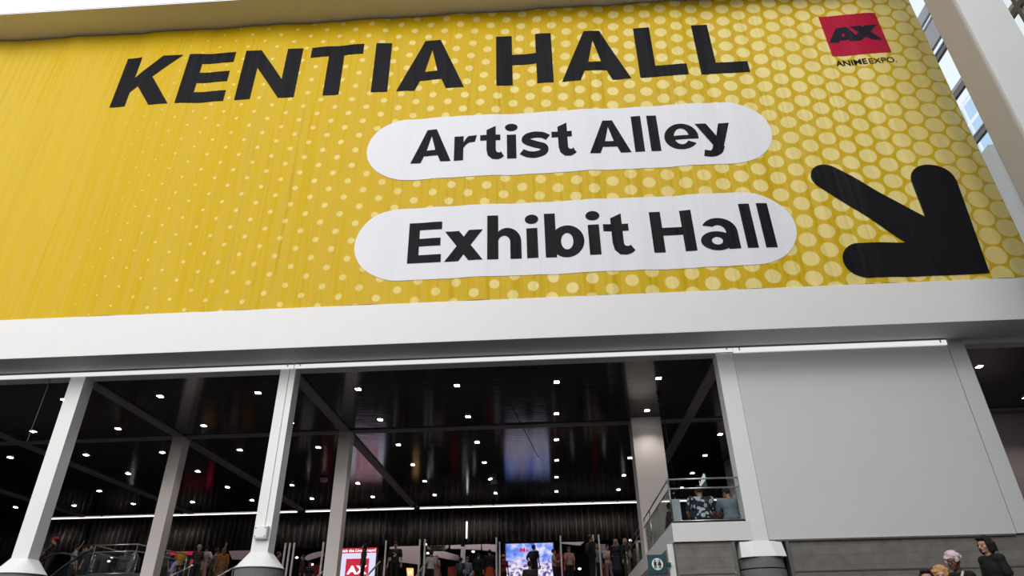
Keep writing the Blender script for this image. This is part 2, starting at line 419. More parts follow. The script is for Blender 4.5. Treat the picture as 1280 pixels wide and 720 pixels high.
for ch, a, b_ in [('E', -3.54, -2.63), ('x', -2.54, -1.50), ('h', -1.38, -.46), ('i', -.33, .00), ('b', .18, 1.23), ('i', 1.33, 1.67), ('t', 1.76, 2.55), ('H', 3.04, 4.16), ('a', 4.29, 5.29), ('l', 5.46, 5.75), ('l', 5.94, 6.24)]:
    GL[ch](F, a, 9.375, b_-a, 1.31, .30, .25)
obj('caption_lettering', F.build(PR2, .15), M['ink'], ban)
# direction arrow
def arrow():
    A_ = Flat()
    pts = [(9.50, 9.36), (8.30, 9.38)] + ell_pts(8.32, 8.86, .54, .53, 100, 262, 14) + [(11.24, 8.33), (11.40, 11.25)] + ell_pts(10.81, 11.27, .58, .58, 0, 175, 16) + [(10.23, 10.13)] + ell_pts(8.03, 11.58, .43, .44, 45, 226, 14)
    A_.poly(pts); return A_.build(PRINT, .15)
obj('arrow_symbol', arrow(), M['ink'], ban)
F = Flat(); F.rect(9.36, 11.14, 16.28, 18.10)
lg = obj('logo_panel', F.build(PRINT, .15), M['red'], ban)
F = Flat()
F.poly([(9.40, 16.86), (9.72, 16.88), (9.80, 17.0), (10.05, 17.0), (10.03, 17.12), (9.86, 17.12), (9.94, 17.30), (10.12, 17.12), (10.35, 16.88), (10.06, 16.88), (10.02, 16.95), (9.77, 16.95)][:0] or [(9.40, 16.86), (9.72, 16.88), (9.76, 16.96), (9.86, 17.12), (9.93, 17.29), (9.98, 17.53), (9.77, 17.52)])
F.poly([(9.93, 17.29), (9.98, 17.12), (10.02, 17.12), (10.10, 17.53), (9.98, 17.53)])
F.poly([(9.76, 16.95), (10.08, 16.95), (10.06, 17.12), (9.86, 17.12)])
F.poly([(9.98, 17.53), (10.12, 17.52), (10.38, 16.87), (10.05, 16.88), (10.02, 17.10)])
F.poly([(10.19, 17.53), (10.52, 17.54), (11.03, 16.84), (10.76, 16.86), (10.57, 17.0)])
F.poly([(10.64, 17.52), (11.04, 17.53), (10.62, 17.08), (10.38, 16.87), (10.06, 16.88), (10.45, 17.3)])
obj('logo_letters', F.build(PR2, .15), M['navyink'], lg)

def text_bm(s, x, z, h, y, bold=0, width=None, rot=None):
    """built-in lettering laid flat in the x,z plane, lower left corner at x,z, capital height h"""
    c = bpy.data.curves.new('t', 'FONT'); c.body = s; c.size = 1; c.offset = bold; c.resolution_u = 4
    o = bpy.data.objects.new('t', c); COL.objects.link(o)
    dg = bpy.context.evaluated_depsgraph_get(); dg.update()
    me = bpy.data.meshes.new_from_object(o.evaluated_get(dg))
    bpy.data.objects.remove(o)
    bm = bmesh.new(); bm.from_mesh(me); bpy.data.meshes.remove(me)
    xs = [v.co.x for v in bm.verts]; k = h/.69
    kx = k if width is None else width/(max(xs)-min(xs)); mnx = min(xs)
    for v in bm.verts: v.co = Vector((x+(v.co.x-mnx)*kx, y, z+v.co.y*k))
    bm.normal_update()
    for f in bm.faces:
        if f.normal.y > 0: f.normal_flip()
    return bm
def onwave(bm, y):
    for v in bm.verts: v.co.y = y+wave(v.co.x, v.co.z)
    return bm
obj('logo_wording', onwave(text_bm('ANIME', 9.38, 15.85, .22, 0, .022, .93), PRINT), M['ink'], ban)
obj('logo_wording', onwave(text_bm('EXPO.', 10.37, 15.84, .22, 0, .004, .82), PRINT), M['ink'], ban)

# ------------------------------------------------------------------ facade and atrium
SOF = 7.015
bm = bmesh.new(); box(bm, -34, 16, 14.97, 16.05, SOF, 8.16, bev=.012)
struct('beam_front', bm, M['beam'])
struct('wall_front', B(-24, 12.42, 15.12, 15.9, 8.16, 19.6), M['atrium'])
bm = bmesh.new(); box(bm, -24, 12.6, 13.96, 15.9, 19.30, 19.34); struct('soffit_upper', bm, M['soffit_tan'])
struct('beam_upper', B(-24, 12.6, 13.95, 15.9, 19.34, 22.6), M['white'])
# header and frame of the opening
HB = 6.88
bm = bmesh.new(); box(bm, -34, 4.44, 16.0, 16.35, HB, SOF); struct('beam_header', bm, M['white'])
struct('beam_header.001', B(4.86, 10.22, 16.0, 16.35, 6.84, SOF), M['white'])
struct('beam_header.002', B(10.63, 16, 16.0, 16.35, HB, SOF), M['white'])
for i, xx in enumerate((-29.56, -23.86, -18.16, -12.46, -6.74, 4.65)):
    struct('beam_ceiling', B(xx-.15, xx+.15, 16.35, 34.0, HB, 7.2), M['dark_beam'])
struct('beam_cross', B(-34, 24, 21.50, 21.74, HB+.003, 7.2), M['dark_beam'])

for a, b_, za in ((-34, -18.2, 6.885), (-18.16, -6.6, 6.885), (-6.56, 4.86, 6.885), (4.88, 10.21, 6.86)):
    t = thing('cove_light', 'slim continuous white light strip under the big white beam', 'strip light', ((a+b_)/2, 15.98, za), 0, 'light strips under the big beam')
    obj('tube', B(a, b_, 15.955, 15.985, za+.005, 6.985), M['cove'], t); obj('shade', B(a, b_, 15.925, 15.998, 6.985, 7.012), M['dark_beam'], t)
    for x in (a+.15, b_-.15): obj('bracket', B(x-.015, x+.015, 15.945, 15.998, za+.05, 6.985), M['steel'], t)
def column(x, y0, base, w=.405, d=.38, top=SOF, m='white'):
    if top == SOF: top = 6.88
    t = thing('column', '', 'column', (x, y0+d/2, LOW)); del t['label']; del t['category']; t['kind'] = 'structure'
    obj('shaft', B(x-w/2, x+w/2, y0, y0+d, 2.3, top), M[m], t)
    if base:
        bm = bmesh.new(); c = (x, y0+d/2)
        # faceted flare from the square shaft down to the round drum
        hw, hd, R_ = w/2*1.04, d/2*1.04, .56; n = 32
        cr = [bm.verts.new((c[0]+sx*hw, c[1]+sy*hd, 2.34)) for sx, sy in ((1, 1), (-1, 1), (-1, -1), (1, -1))]
        bot = [bm.verts.new((c[0]+R_*cos(2*pi*k/n), c[1]+R_*sin(2*pi*k/n), 2.0)) for k in range(n)]
        for q in range(4):                               # four flat faces joined by folded corners
            k0 = q*8
            for k in (k0+2, k0+4): bm.faces.new((cr[q], bot[k], *[bot[j % n] for j in range(k+1, k+3)]))
            bm.faces.new((cr[q], bot[(k0+6) % n], *[bot[j % n] for j in range(k0+7, k0+11)], cr[(q+1) % 4]))
        bm.faces.new(cr[::-1]); bm.faces.new(bot)
        bmesh.ops.triangulate(bm, faces=[f for f in bm.faces if 2.05 < f.calc_center_median().z < 2.33 and len(f.verts) > 4])
        bmesh.ops.recalc_face_normals(bm, faces=bm.faces)
        obj('flared_collar', bm, M['white'], t)
        bm = bmesh.new(); lathe(bm, [(.54, LOW), (.54, 1.97), (.565, 1.985), (.565, 2.0)], (c[0], c[1], 0)); bmesh.ops.recalc_face_normals(bm, faces=bm.faces)
        obj('concrete_drum', bm, M['conc'], t, False)
    else:
        obj('shaft_foot', B(x-w/2, x+w/2, y0, y0+d, LOW, 2.3), M[m], t)
    return t
column(-12.46, 16.0, True); cB = column(-6.74, 16.0, True)
column(-18.16, 16.0, True)
column(-12.46, 21.45, False, d=.4, top=HB, m='pier'); column(-6.74, 21.45, False, d=.4, top=HB, m='pier')
# junction box and conduit on the second column
jb = thing('junction_box', 'small white junction box with a thin conduit on the column face', 'electrical box', (-6.73, 15.99, 2.62))
obj('box_body', B(-6.88, -6.57, 15.86, 15.995, 2.62, 2.90, bev=.012), M['white'], jb)
obj('box_lid', B(-6.865, -6.585, 15.845, 15.86, 2.64, 2.885, bev=.006), M['white'], jb)
for a in (-6.84, -6.61):
    for c in (2.67, 2.855):
        obj('screw', T([(a, 15.846, c), (a, 15.838, c)], .014, 8), M['dark_metal'], jb)
obj('conduit', T([(-6.70, 15.985, 2.9), (-6.70, 15.985, 6.95)], .013, 8), M['white'], jb)

# column C with its wide creased collar standing in a niche of the stone wall
cC = thing('column', '', 'column', (4.65, 16.2, LOW)); del cC['label']; del cC['category']; cC['kind'] = 'structure'
obj('shaft', B(4.43, 4.85, 16.0, 16.4, 2.3, 6.88), M['white'], cC)
bm = bmesh.new()
tx = [(4.20, 16.02), (4.47, 15.97), (4.86, 15.97), (5.12, 16.02)]; bx_ = [(4.17, 15.93), (4.42, 15.80), (4.90, 15.80), (5.14, 15.90)]
a = [bm.verts.new((x, y, 2.30)) for x, y in tx]; b_ = [bm.verts.new((x, y, 1.965)) for x, y in bx_]
c = [bm.verts.new((x, 16.6, 2.30)) for x in (4.20, 5.12)]; d = [bm.verts.new((x, 16.6, 1.965)) for x in (4.17, 5.14)]
for i in range(3): bm.faces.new((a[i], b_[i], b_[i+1], a[i+1]))
bm.faces.new((a[0], a[1], a[2], a[3], c[1], c[0])); bm.faces.new((b_[0], b_[1], b_[2], b_[3], d[1], d[0])[::-1])
bm.faces.new((a[0], c[0], d[0], b_[0])); bm.faces.new((a[3], b_[3], d[1], c[1])); bm.faces.new((c[0], c[1], d[1], d[0]))
bmesh.ops.recalc_face_normals(bm, faces=bm.faces)
obj('flared_collar', bm, M['white'], cC)
for nm_, za, zb, rr in (('concrete_band', 1.745, 1.96, .50), ('concrete_drum', LOW, 1.715, .52)):
    bm = bmesh.new(); lathe(bm, [(rr, za), (rr, zb)], (4.66, 16.30, 0), 40); bmesh.ops.recalc_face_normals(bm, faces=bm.faces)
    obj(nm_, bm, M['conc'], cC, False)
obj('shadow_gap', (lambda q: (lathe(q, [(.47, 1.715), (.47, 1.745)], (4.66, 16.30, 0), 40), q)[1])(bmesh.new()), M['dark_metal'], cC)

# stone wall pieces, metal strips, ledge line
struct('wall_stone', B(2.77, 4.08, 16.05, 17.2, LOW, 2.325), M['blocks'])
struct('wall_stone.001', B(5.26, 16, 16.05, 17.2, LOW, 2.325), M['blocks'])
struct('wall_niche', B(4.08, 5.26, 16.75, 17.2, LOW, 2.325), M['conc'])
for i, xx in enumerate((4.055, 5.235)):
    struct('trim_%d' % (i+1), B(xx-.035, xx+.035, 15.99, 16.2, LOW, 2.30), M['steel'])
struct('trim_3', B(2.80, 4.02, 16.03, 16.06, 1.655, 1.69), M['steel'])
struct('trim_4', B(5.27, 16, 16.03, 16.06, 1.655, 1.69), M['steel'])
struct('wall_side', B(2.74, 3.0, 17.2, 27, LOW, 2.33), M['blocks'])
struct('trim_5', B(2.64, 2.77, 16.30, 16.42, LOW, 2.33), M['white'])
# big smooth panel
struct('wall_panel', B(4.86, 10.218, 16.01, 16.4, 2.33, 6.84), M['panel'])
struct('trim_6', B(4.86, 10.205, 15.99, 16.01, 2.29, 2.325), M['steel'])
struct('column_right', B(10.23, 10.635, 15.99, 16.4, 2.33, SOF), M['panel'])
# balcony: slab with fascia, running back on its inner side
struct('floor_balcony', B(2.75, 4.50, 15.98, 16.5, 2.33, 2.735), M['beam'])
struct('floor_balcony.001', B(2.75, 16, 16.5, 27.0, 2.33, 2.735), M['beam'])
struct('trim_7', B(2.79, 4.47, 16.02, 16.12, 2.735, 2.77), M['dark_metal'])
# pier
pr = struct('pier', B(2.765, 3.72, 21.17, 21.97, 2.745, 7.0), M['pier'])

# glass balustrades
def glass_rail(loc, label, pts, zt, zm, zb, grp=None):
    t = thing('glass_balustrade', label, 'railing', loc, 0, grp)
    for a, b_ in zip(pts[:-1], pts[1:]):
        a = Vector((*a, 0)); b_ = Vector((*b_, 0)); d = (b_-a); L = d.length; d.normalize()
        for nm_, z, r_ in (('top_rail', zt, .020), ('middle_rail', zm, .018), ('bottom_rail', zb, .016)):
            obj(nm_, T([a+Vector((0, 0, z)), b_+Vector((0, 0, z))], r_, 10), M['steel'], t, True)
        k = max(1, round(L/3.7))
        nrm = Vector((-d.y, d.x, 0))*.006
        for i in range(k):
            p, q = a+d*(L*i/k+.04), a+d*(L*(i+1)/k-.04)
            bm = bmesh.new()
            vs = [bm.verts.new(v) for v in [p-nrm+Vector((0, 0, zb+.01)), q-nrm+Vector((0, 0, zb+.01)), q-nrm+Vector((0, 0, zm-.02)), p-nrm+Vector((0, 0, zm-.02)),
                                           p+nrm+Vector((0, 0, zb+.01)), q+nrm+Vector((0, 0, zb+.01)), q+nrm+Vector((0, 0, zm-.02)), p+nrm+Vector((0, 0, zm-.02))]]
            for f in ((0, 1, 2, 3), (7, 6, 5, 4), (0, 4, 5, 1), (1, 5, 6, 2), (2, 6, 7, 3), (3, 7, 4, 0)): bm.faces.new([vs[j] for j in f])
            bmesh.ops.recalc_face_normals(bm, faces=bm.faces)
            obj('glass_pane', bm, M['glass'], t)
            for w in (p, q):
                for zz in (zb+.09, zm-.10):
                    obj('clamp', T([w+d*(.05 if w is p else -.05)+Vector((0, 0, zz))-nrm*3, w+d*(.05 if w is p else -.05)+Vector((0, 0, zz))+nrm*3], .016, 8), M['steel'], t)
        for i in range(k+1):
            w = a+d*(L*i/k)
            obj('post', T([w+Vector((0, 0, zb-.02)), w+Vector((0, 0, zt))], .019, 8), M['steel'], t, True)
    return t
glass_rail((2.8, 16.06, 2.735), 'glass and steel balustrade around the balcony beside the grey panel', [(4.44, 16.07), (2.81, 16.07), (2.81, 26.9)], 3.73, 3.515, 2.79)
glass_rail((-14.0, 22.0, UP), 'glass balustrade box near the crowd between the two outer columns', [(-14.7, 24.5), (-14.7, 22.0), (-13.3, 22.0), (-12.9, 24.5)], 3.56, 3.35, 2.70)
struct('floor_landing', B(-15.0, -12.7, 21.9, 27.2, 2.33, 2.67), M['dark_metal'])

# rest room sign on the corner
M['teal'] = paint('teal sign paint', srgb(14, 66, 78), .4, 0, 10, .03)
M['signwhite'] = paint('white sign print', (.8, .82, .82, 1), .4, 0, 10, .02)
M['signblack'] = paint('black sign print', (.01, .01, .012, 1), .4, 0, 10, .02)
sg = thing('restroom_sign', 'teal square sign with white disc and two standing figures on the balcony corner', 'sign', (2.35, 16.2, 1.69))
obj('sign_plate', B(2.15, 2.56, 16.18, 16.24, 1.69, 2.10, bev=.008), M['teal'], sg)
obj('sign_bracket', B(2.55, 2.66, 16.20, 16.34, 1.86, 1.93), M['teal'], sg)
bm = bmesh.new(); bmesh.ops.create_cone(bm, cap_ends=True, segments=40, radius1=.125, radius2=.125, depth=.006, matrix=Matrix.Translation((2.355, 16.176, 1.90)) @ Matrix.Rotation(pi/2, 4, 'X'))
obj('white_disc', bm, M['signwhite'], sg)
def figure(cx, skirt):
    f = Flat(); f.disc(cx, 1.975, .017, .018)
    if skirt: f.poly([(cx-.02, 1.95), (cx+.02, 1.95), (cx+.045, 1.875), (cx-.045, 1.875)])
    else: f.rect(cx-.03, cx+.03, 1.875, 1.95)
    f.rect(cx-.024, cx-.003, 1.81, 1.88); f.rect(cx+.003, cx+.024, 1.81, 1.88)
    bm = bmesh.new()
    for pts in f.q:
        try: prism(bm, pts, 16.170, 16.173)
        except Exception: pass
    return bm
obj('figure_symbol', figure(2.305, False), M['signblack'], sg); obj('figure_symbol', figure(2.405, True), M['signblack'], sg)
obj('divider_symbol', B(2.352, 2.358, 16.170, 16.173, 1.80, 1.99), M['signblack'], sg)

# ------------------------------------------------------------------ atrium right side: tall column, window wall, tower outside
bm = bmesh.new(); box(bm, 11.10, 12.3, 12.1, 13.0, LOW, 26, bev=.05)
struct('column_tall', bm, M['column_tan_shaded'])  # side shade is in this colour; the front sheet below stays plain white
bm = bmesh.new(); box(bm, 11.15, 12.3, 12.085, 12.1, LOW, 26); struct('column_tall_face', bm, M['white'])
wn = thing('window_1', '', '', (13.6, 16, LOW)); del wn['label']; del wn['category']; wn['kind'] = 'structure'
M['mull'] = paint('mullion metal', (.16, .165, .175, 1), .4, 0, 10, .05, .4)
M['mullight'] = paint('pale mullion metal', (.5, .51, .53, 1), .4, 0, 10, .05, .2)
for z, hh, m_ in ((21.6, .30, 'mullight'), (19.15, .42, 'mullight'), (18.72, .06, 'mullight'), (18.2, .80, 'mullight'), (17.50, .07, 'mull'), (17.33, .16, 'mull'), (15.80, .14, 'mullight'), (15.62, .18, 'mull'), (13.90, .07, 'mull'), (13.76, .16, 'mull'), (24, .2, 'mull')):
    obj('mullion', B(13.5, 13.60, 2, 26, z-hh/2, z+hh/2), M[m_], wn)
for yy in (3, 8, 13, 18.6, 23.5):
    obj('mullion', B(13.49, 13.61, yy-.06, yy+.06, 8.3, 26), M['mull'], wn)
obj('window_pane', B(13.55, 13.57, 2, 26, 8.3, 26), M['clear_glass'], wn)
struct('wall_spandrel', B(13.45, 13.7, 15.9, 26, 8.3, 13.2), M['white'])
struct('roof_hall', B(-34, 24, 16.06, 36, 7.8, 8.2), M['hallwall'])
struct('wall_right_inner', B(13.9, 24, 21.9, 22.1, 2.745, 6.94), M['pinkwall'])
def mat_tower():
    m, nt, b = nm('tower curtain wall')
    tc = N(nt, 'ShaderNodeTexCoord'); sp = N(nt, 'ShaderNodeSeparateXYZ'); nt.links.new(tc.outputs['Object'], sp.inputs[0])
    def line(o, s, w):
        q = N(nt, 'ShaderNodeMath', operation='MULTIPLY'); q.inputs[1].default_value = 1/s; nt.links.new(o, q.inputs[0])
        f = N(nt, 'ShaderNodeMath', operation='FRACT'); nt.links.new(q.outputs[0], f.inputs[0])
        c = N(nt, 'ShaderNodeMath', operation='LESS_THAN'); c.inputs[1].default_value = w; nt.links.new(f.outputs[0], c.inputs[0]); return c.outputs[0]
    ad = N(nt, 'ShaderNodeMath', operation='MAXIMUM'); nt.links.new(line(sp.outputs[0], 2.4, .2), ad.inputs[0]); nt.links.new(line(sp.outputs[2], 3.2, .18), ad.inputs[1])
    a2 = N(nt, 'ShaderNodeMath', operation='MAXIMUM'); nt.links.new(line(sp.outputs[1], 2.4, .2), a2.inputs[0]); nt.links.new(ad.outputs[0], a2.inputs[1])
    mx = N(nt, 'ShaderNodeMixRGB'); mx.inputs[1].default_value = srgb(175, 208, 236); mx.inputs[2].default_value = (.9, .92, .95, 1)
    nt.links.new(a2.outputs[0], mx.inputs[0]); nt.links.new(mx.outputs[0], b.inputs['Base Color']); b.inputs['Roughness'].default_value = .3
    return m
single('exterior_tower', B(62, 84, 71, 92, LOW, 69.5), mat_tower(), 'pale blue glass tower with white grid seen through the window beside the banner', 'building')

# ------------------------------------------------------------------ hall shell
struct('floor', B(-45, 40, -30, 27, LOW-.2, LOW), M['carpet'])
struct('floor_hall', B(-34, 24, 27, 62, 2.5, UP), M['hallcarpet'])
struct('floor_balcony_dark_cover', B(2.95, 24, 16.6, 27.0, 2.735, 2.745), M['hallcarpet'])  # unseen dark cover added so the pale slab doesn't haze the glossy ceiling
struct('wall_under_hall', B(-34, 2.75, 27.0, 27.3, LOW, 2.5), M['hallwall'])
bm = bmesh.new()
y = 16.36
while y < 33.9:
    box(bm, -34, 24, y, y+.092, 6.94, 6.965); y += .11
struct('ceiling', bm, M['ceiling'])
struct('ceiling_void', B(-34, 24, 16.36, 36, 7.04, 7.2), M['hallwall'])
struct('ceiling_hall', B(-34, 24, 36, 62, 8.4, 8.6), M['hallwall'])
struct('wall_back', B(-34, 24, 62, 62.3, 2.5, 8.6), M['hallwall'])
struct('wall_left', B(-34.3, -34, 16.4, 62, LOW, 8.6), M['hallwall'])
struct('wall_right', B(24, 24.3, 16.4, 62, LOW, 8.6), M['hallwall'])
struct('wall_right_hall', B(9.3, 24, 33, 33.4, 2.745, 6.94), M['pinkwall'])
bm = bmesh.new(); lathe(bm, [(1.35, 2.745), (1.35, 6.94)], (8.45, 27.2, 0), 48); bmesh.ops.recalc_face_normals(bm, faces=bm.faces)
struct('pillar_round', bm, M['pinkwall'], None, True)
# stairs up to the hall, hidden below the frame's edge but carrying the riders
bm = bmesh.new(); n = 26; rise = (UP-LOW)/n; run = .34
for i in range(n):
    box(bm, -12.0, 2.6, 27-run*(i+1), 27, UP-rise*(i+2) if i < n-1 else LOW, UP-rise*(i+1))
struct('floor_stairs', bm, M['hallcarpet'])

# curtain along the far side
def curtain(xa, xb, z0, z1, y, name, label, grp):
    bm = bmesh.new(); rnd = random.Random(int(xa*10)); n = int((xb-xa)/.035); top, bot = [], []
    ph = 0
    for i in range(n+1):
        x = xa+(xb-xa)*i/n; ph += .55+.35*rnd.random()
        dy = .13*sin(ph)+.03*sin(x*9)
        top.append(bm.verts.new((x, y+dy*.6, z1))); bot.append(bm.verts.new((x+.02*sin(ph*.5), y+dy, z0)))
    for i in range(n): bm.faces.new((bot[i], bot[i+1], top[i+1], top[i]))
    r = bmesh.ops.extrude_face_region(bm, geom=bm.faces[:])
    for v in [e for e in r['geom'] if isinstance(e, bmesh.types.BMVert)]: v.co.y += .01
    bmesh.ops.recalc_face_normals(bm, faces=bm.faces)
    return single(name, bm, M['drape'], label, 'curtain', grp, True)
M['drape'] = paint('black pleated drape', (.075, .062, .060, 1), .55, .3, 12, .2, 0, (6, 1, .3))
cuts = [-31, -27.5, -24, -20.4, -16.2, -12.6, -8.9, -5.2, -2.4, 1.1, 4.6, 9.2]
for a, b_ in zip(cuts[:-1], cuts[1:]):
    curtain(a+.01, b_-.01, 5.28 if a < -3 or a > 1 else 5.3, 6.93, 35.05, 'curtain', 'black pleated curtain hanging under the long strip light', 'black curtains over the hall entrance')
struct('trim_8', B(-34, 9.3, 34.9, 35.3, 7.05, 7.12), M['hallwall'])
struct('wall_header', B(-34, 9.3, 35.3, 35.5, 5.3, 8.6), M['hallwall'])
for i, (a, b_) in enumerate(((-26.2, -12.95), (-12.5, -6.9), (-6.6, 9.2))):
    t = thing('ceiling_strip_light', 'long thin white strip light above the black curtain', 'strip light', ((a+b_)/2, 34.7, 6.96), 0, 'strip lights above the curtain')
    obj('tube', B(a, b_, 34.66, 34.70, 6.955, 7.0), M['strip'], t); obj('housing', B(a, b_, 34.70, 34.76, 6.945, 7.01), M['dark_metal'], t)
    obj('shroud', B(a, b_, 34.45, 34.80, 7.012, 7.022), M['dark_metal'], t)

# downlights
def lamp_spot(o_parent, loc, e, ang, blend=.6, rot=(0, 0, 0), size=.05, name='lamp'):
    l = bpy.data.lights.new('lamp', 'SPOT'); l.energy = e; l.spot_size = radians(ang); l.spot_blend = blend; l.shadow_soft_size = size; l.color = (1, .93, .88)
    o = bpy.data.objects.new(name, l); COL.objects.link(o); o.parent = o_parent; o.location = loc; o.rotation_euler = rot
    return o
def downlight():
    t = thing('downlight', 'small bright square downlight set in the glossy black ceiling', 'ceiling light', (0, 0, 6.94), 0, 'downlights in the black ceiling')
    bm = bmesh.new()
    for a in (0, 1, 2, 3):
        R_ = Matrix.Rotation(a*pi/2, 4, 'Z'); q = bmesh.ops.create_cube(bm, size=1, matrix=Matrix.Translation((0, 0, 6.937)) @ R_ @ Matrix.Translation((0.082, 0, 0)) @ Matrix.Diagonal((.02, .184, .014, 1)))
    obj('trim_ring', bm, M['dark_metal'], t)
    bm = bmesh.new(); box(bm, -.068, .068, -.068, .068, 6.922, 6.936); obj('diffuser', bm, M['lamp'], t)
    lamp_spot(t, (0, 0, -.03), 120, 110, .7)
    return t
dl = downlight(); first = True
XS = [15.1, -28.9, -26.0, -23.05, -20.1, -17.17, -14.25, -11.33, -8.39, -5.42, -2.53, .35, 3.26, 6.2, 9.15, 12.17]
YS = [18.03, 20.82, 23.7, 26.5, 29.3, 32.05]
for ix, x in enumerate(XS):
    for iy, y in enumerate(YS):
        if x > 10 and iy > 3: continue
        if first: dl.location = (x*.9844, y*.9844, 6.94); first = False; continue
        r = dl.copy(); COL.objects.link(r); r.location = (x*.9844, y*.9844, 6.94)
        for ch in list(dl.children):
            c = ch.copy(); COL.objects.link(c); c.parent = r

# track spotlights just before the curtain
def track_spot():
    t = thing('track_spotlight', 'small black spotlight under the ceiling just before the strip light', 'spotlight', (0, 0, 0), 0, 'spotlights before the curtain')
    obj('can', T([(0, 0, -.16), (0, -.10, -.07)], [.05, .06], 12), M['dark_metal'], t)
    obj('lens', T([(0, .004, -.164), (0, 0, -.158)], .044, 12), M['spotlens'], t)
    obj('stem', T([(0, -.05, -.10), (0, -.05, 0)], .012, 8), M['dark_metal'], t)
    lamp_spot(t, (0, .06, -.19), 55, 100, .8, (radians(38), 0, 0))
    return t
ts = track_spot(); first = True
for x in (-25, -22.4, -19.6, -18.3, -13.9, -12.1, -10.1, -8.9, -6.6, -4.9, -3.85, -2.75, -.35, .9, 2.1, 3.3, 5.4):
    if first: r = ts; first = False
    else:
        r = ts.copy(); COL.objects.link(r)
        for ch in ts.children: c = ch.copy(); COL.objects.link(c); c.parent = r
    r.location = (x, 33.4, 6.94)
# hanging cables, ceiling camera, projectors
for i, (p, q, lab) in enumerate((((-13.3, 16.1, 7.0), (-13.35, 16.1, 5.2), 'thin black cable hanging from the beam beside the outermost column'),
                                 ((-1.2, 18.4, 6.935), (-.35, 25.6, 6.935), 'thin black cable run along the middle of the ceiling'),
                                 ((3.25, 18.1, 6.935), (4.1, 22.3, 5.0), 'thin black cable slung down beside the rosy pier'))):
    single('hanging_cable', T([p, q], .012, 8), M['dark_metal'], lab, 'cable')
cam_ = thing('ceiling_camera', 'black camera fixture hanging from the ceiling above the pier', 'camera', (3.45, 19.3, 6.94))
obj('mount', T([(3.45, 19.3, 6.94), (3.45, 19.3, 6.86)], .02, 8), M['dark_metal'], cam_)
bm = bmesh.new(); bmesh.ops.create_uvsphere(bm, u_segments=16, v_segments=10, radius=.09, matrix=Matrix.Translation((3.45, 19.3, 6.80))); obj('dome', bm, M['dark_metal'], cam_, True)
for x, y, lab in ((-2.35, 28.8, 'small pale box fixed under the ceiling near the middle strip of lamps'), (-9.35, 27.6, 'small pale box fixed under the ceiling behind the second column')):
    t = thing('speaker_box', lab, 'speaker', (x, y, 6.73)); obj('cabinet', B(x-.13, x+.13, y-.1, y+.1, 6.73, 6.90, bev=.01), M['mullight'], t)
    obj('hanger', T([(x, y, 6.90), (x, y, 6.94)], .015, 8), M['dark_metal'], t)

# ------------------------------------------------------------------ what stands in the entrance
M['screenwhite'] = glow('screen white', (.78, .76, 1, 1), .95)
M['screenred'] = glow('screen red', (.75, .012, .06, 1), .75)
M['screenlet'] = glow('screen lettering', (1, 1, 1, 1), 1.2)
scn = thing('led_screen', 'LED screen with red header reading Watch the Live Stream and red logo', 'screen', (-9.3, 35, UP))
SX0, SX1 = -10.85, -8.75
obj('casing', B(SX0-.06, SX1+.06, 35.02, 35.14, UP, 5.22), M['dark_metal'], scn)
obj('display', B(SX0, SX1, 35.0, 35.02, UP+.1, 4.96), M['screenwhite'], scn)
obj('display_header', B(SX0, SX1, 34.995, 35.02, 4.96, 5.2), M['screenred'], scn)
obj('header_lettering', text_bm('Watch the Live Stream!', SX0+.08, 5.02, .13, 34.99, .03, 2.0), M['screenlet'], scn)
lp = obj('logo_panel', B(SX0+.62, SX1-.32, 34.99, 35.0, 3.55, 4.70), M['screenred'], scn)
obj('logo_letters', text_bm('AX', SX0+.70, 4.0, .36, 34.985, .04, 1.02), M['screenlet'], lp)
def mat_art():
    m, nt, b = nm('colourful screen picture')
    tc = N(nt, 'ShaderNodeTexCoord'); mp = N(nt, 'ShaderNodeMapping'); mp.inputs['Scale'].default_value = (1, 1, 1.2)
    n1 = N(nt, 'ShaderNodeTexNoise'); n1.inputs['Scale'].default_value = 2.2; n1.inputs['Detail'].default_value = 5
    nt.links.new(tc.outputs['Object'], mp.inputs[0]); nt.links.new(mp.outputs[0], n1.inputs['Vector'])
    r1 = N(nt, 'ShaderNodeValToRGB'); e = r1.color_ramp.elements
    e[0].position = .36; e[0].color = (.06, .12, .75, 1); e[1].position = .62; e[1].color = (.85, .8, 1, 1)
    q = r1.color_ramp.elements.new(.5); q.color = (.22, .35, .95, 1)
    nt.links.new(n1.outputs[0], r1.inputs[0])
    n2 = N(nt, 'ShaderNodeTexNoise'); n2.inputs['Scale'].default_value = 5; n2.inputs['Detail'].default_value = 4
    nt.links.new(mp.outputs[0], n2.inputs['Vector'])
    r2 = N(nt, 'ShaderNodeValToRGB'); e = r2.color_ramp.elements
    e[0].position = .40; e[0].color = (.10, .03, .35, 1); e[1].position = .54; e[1].color = (.92, .85, .95, 1)
    nt.links.new(n2.outputs[0], r2.inputs[0])
    sp = N(nt, 'ShaderNodeSeparateXYZ'); nt.links.new(tc.outputs['Object'], sp.inputs[0])
    mr = N(nt, 'ShaderNodeMapRange'); nt.links.new(sp.outputs[2], mr.inputs[0])
    for i, v in enumerate((1.85, 1.35, 0, 1)): mr.inputs[i+1].default_value = v
    mx = N(nt, 'ShaderNodeMixRGB'); nt.links.new(mr.outputs[0], mx.inputs[0]); nt.links.new(r1.outputs[0], mx.inputs[1]); nt.links.new(r2.outputs[0], mx.inputs[2])
    nt.links.new(mx.outputs[0], b.inputs['Emission Color']); b.inputs['Emission Strength'].default_value = .95; b.inputs['Base Color'].default_value = (.02, .02, .02, 1)
    return m
sc2 = thing('led_screen', 'big LED screen with blue sky and violet picture below the curtain', 'screen', (-1.1, 35, UP))
obj('casing', B(-2.32, .14, 35.03, 35.15, UP, 5.26), M['dark_metal'], sc2)
obj('display', B(-2.26, .08, 35.0, 35.03, UP+.1, 5.21), mat_art(), sc2)
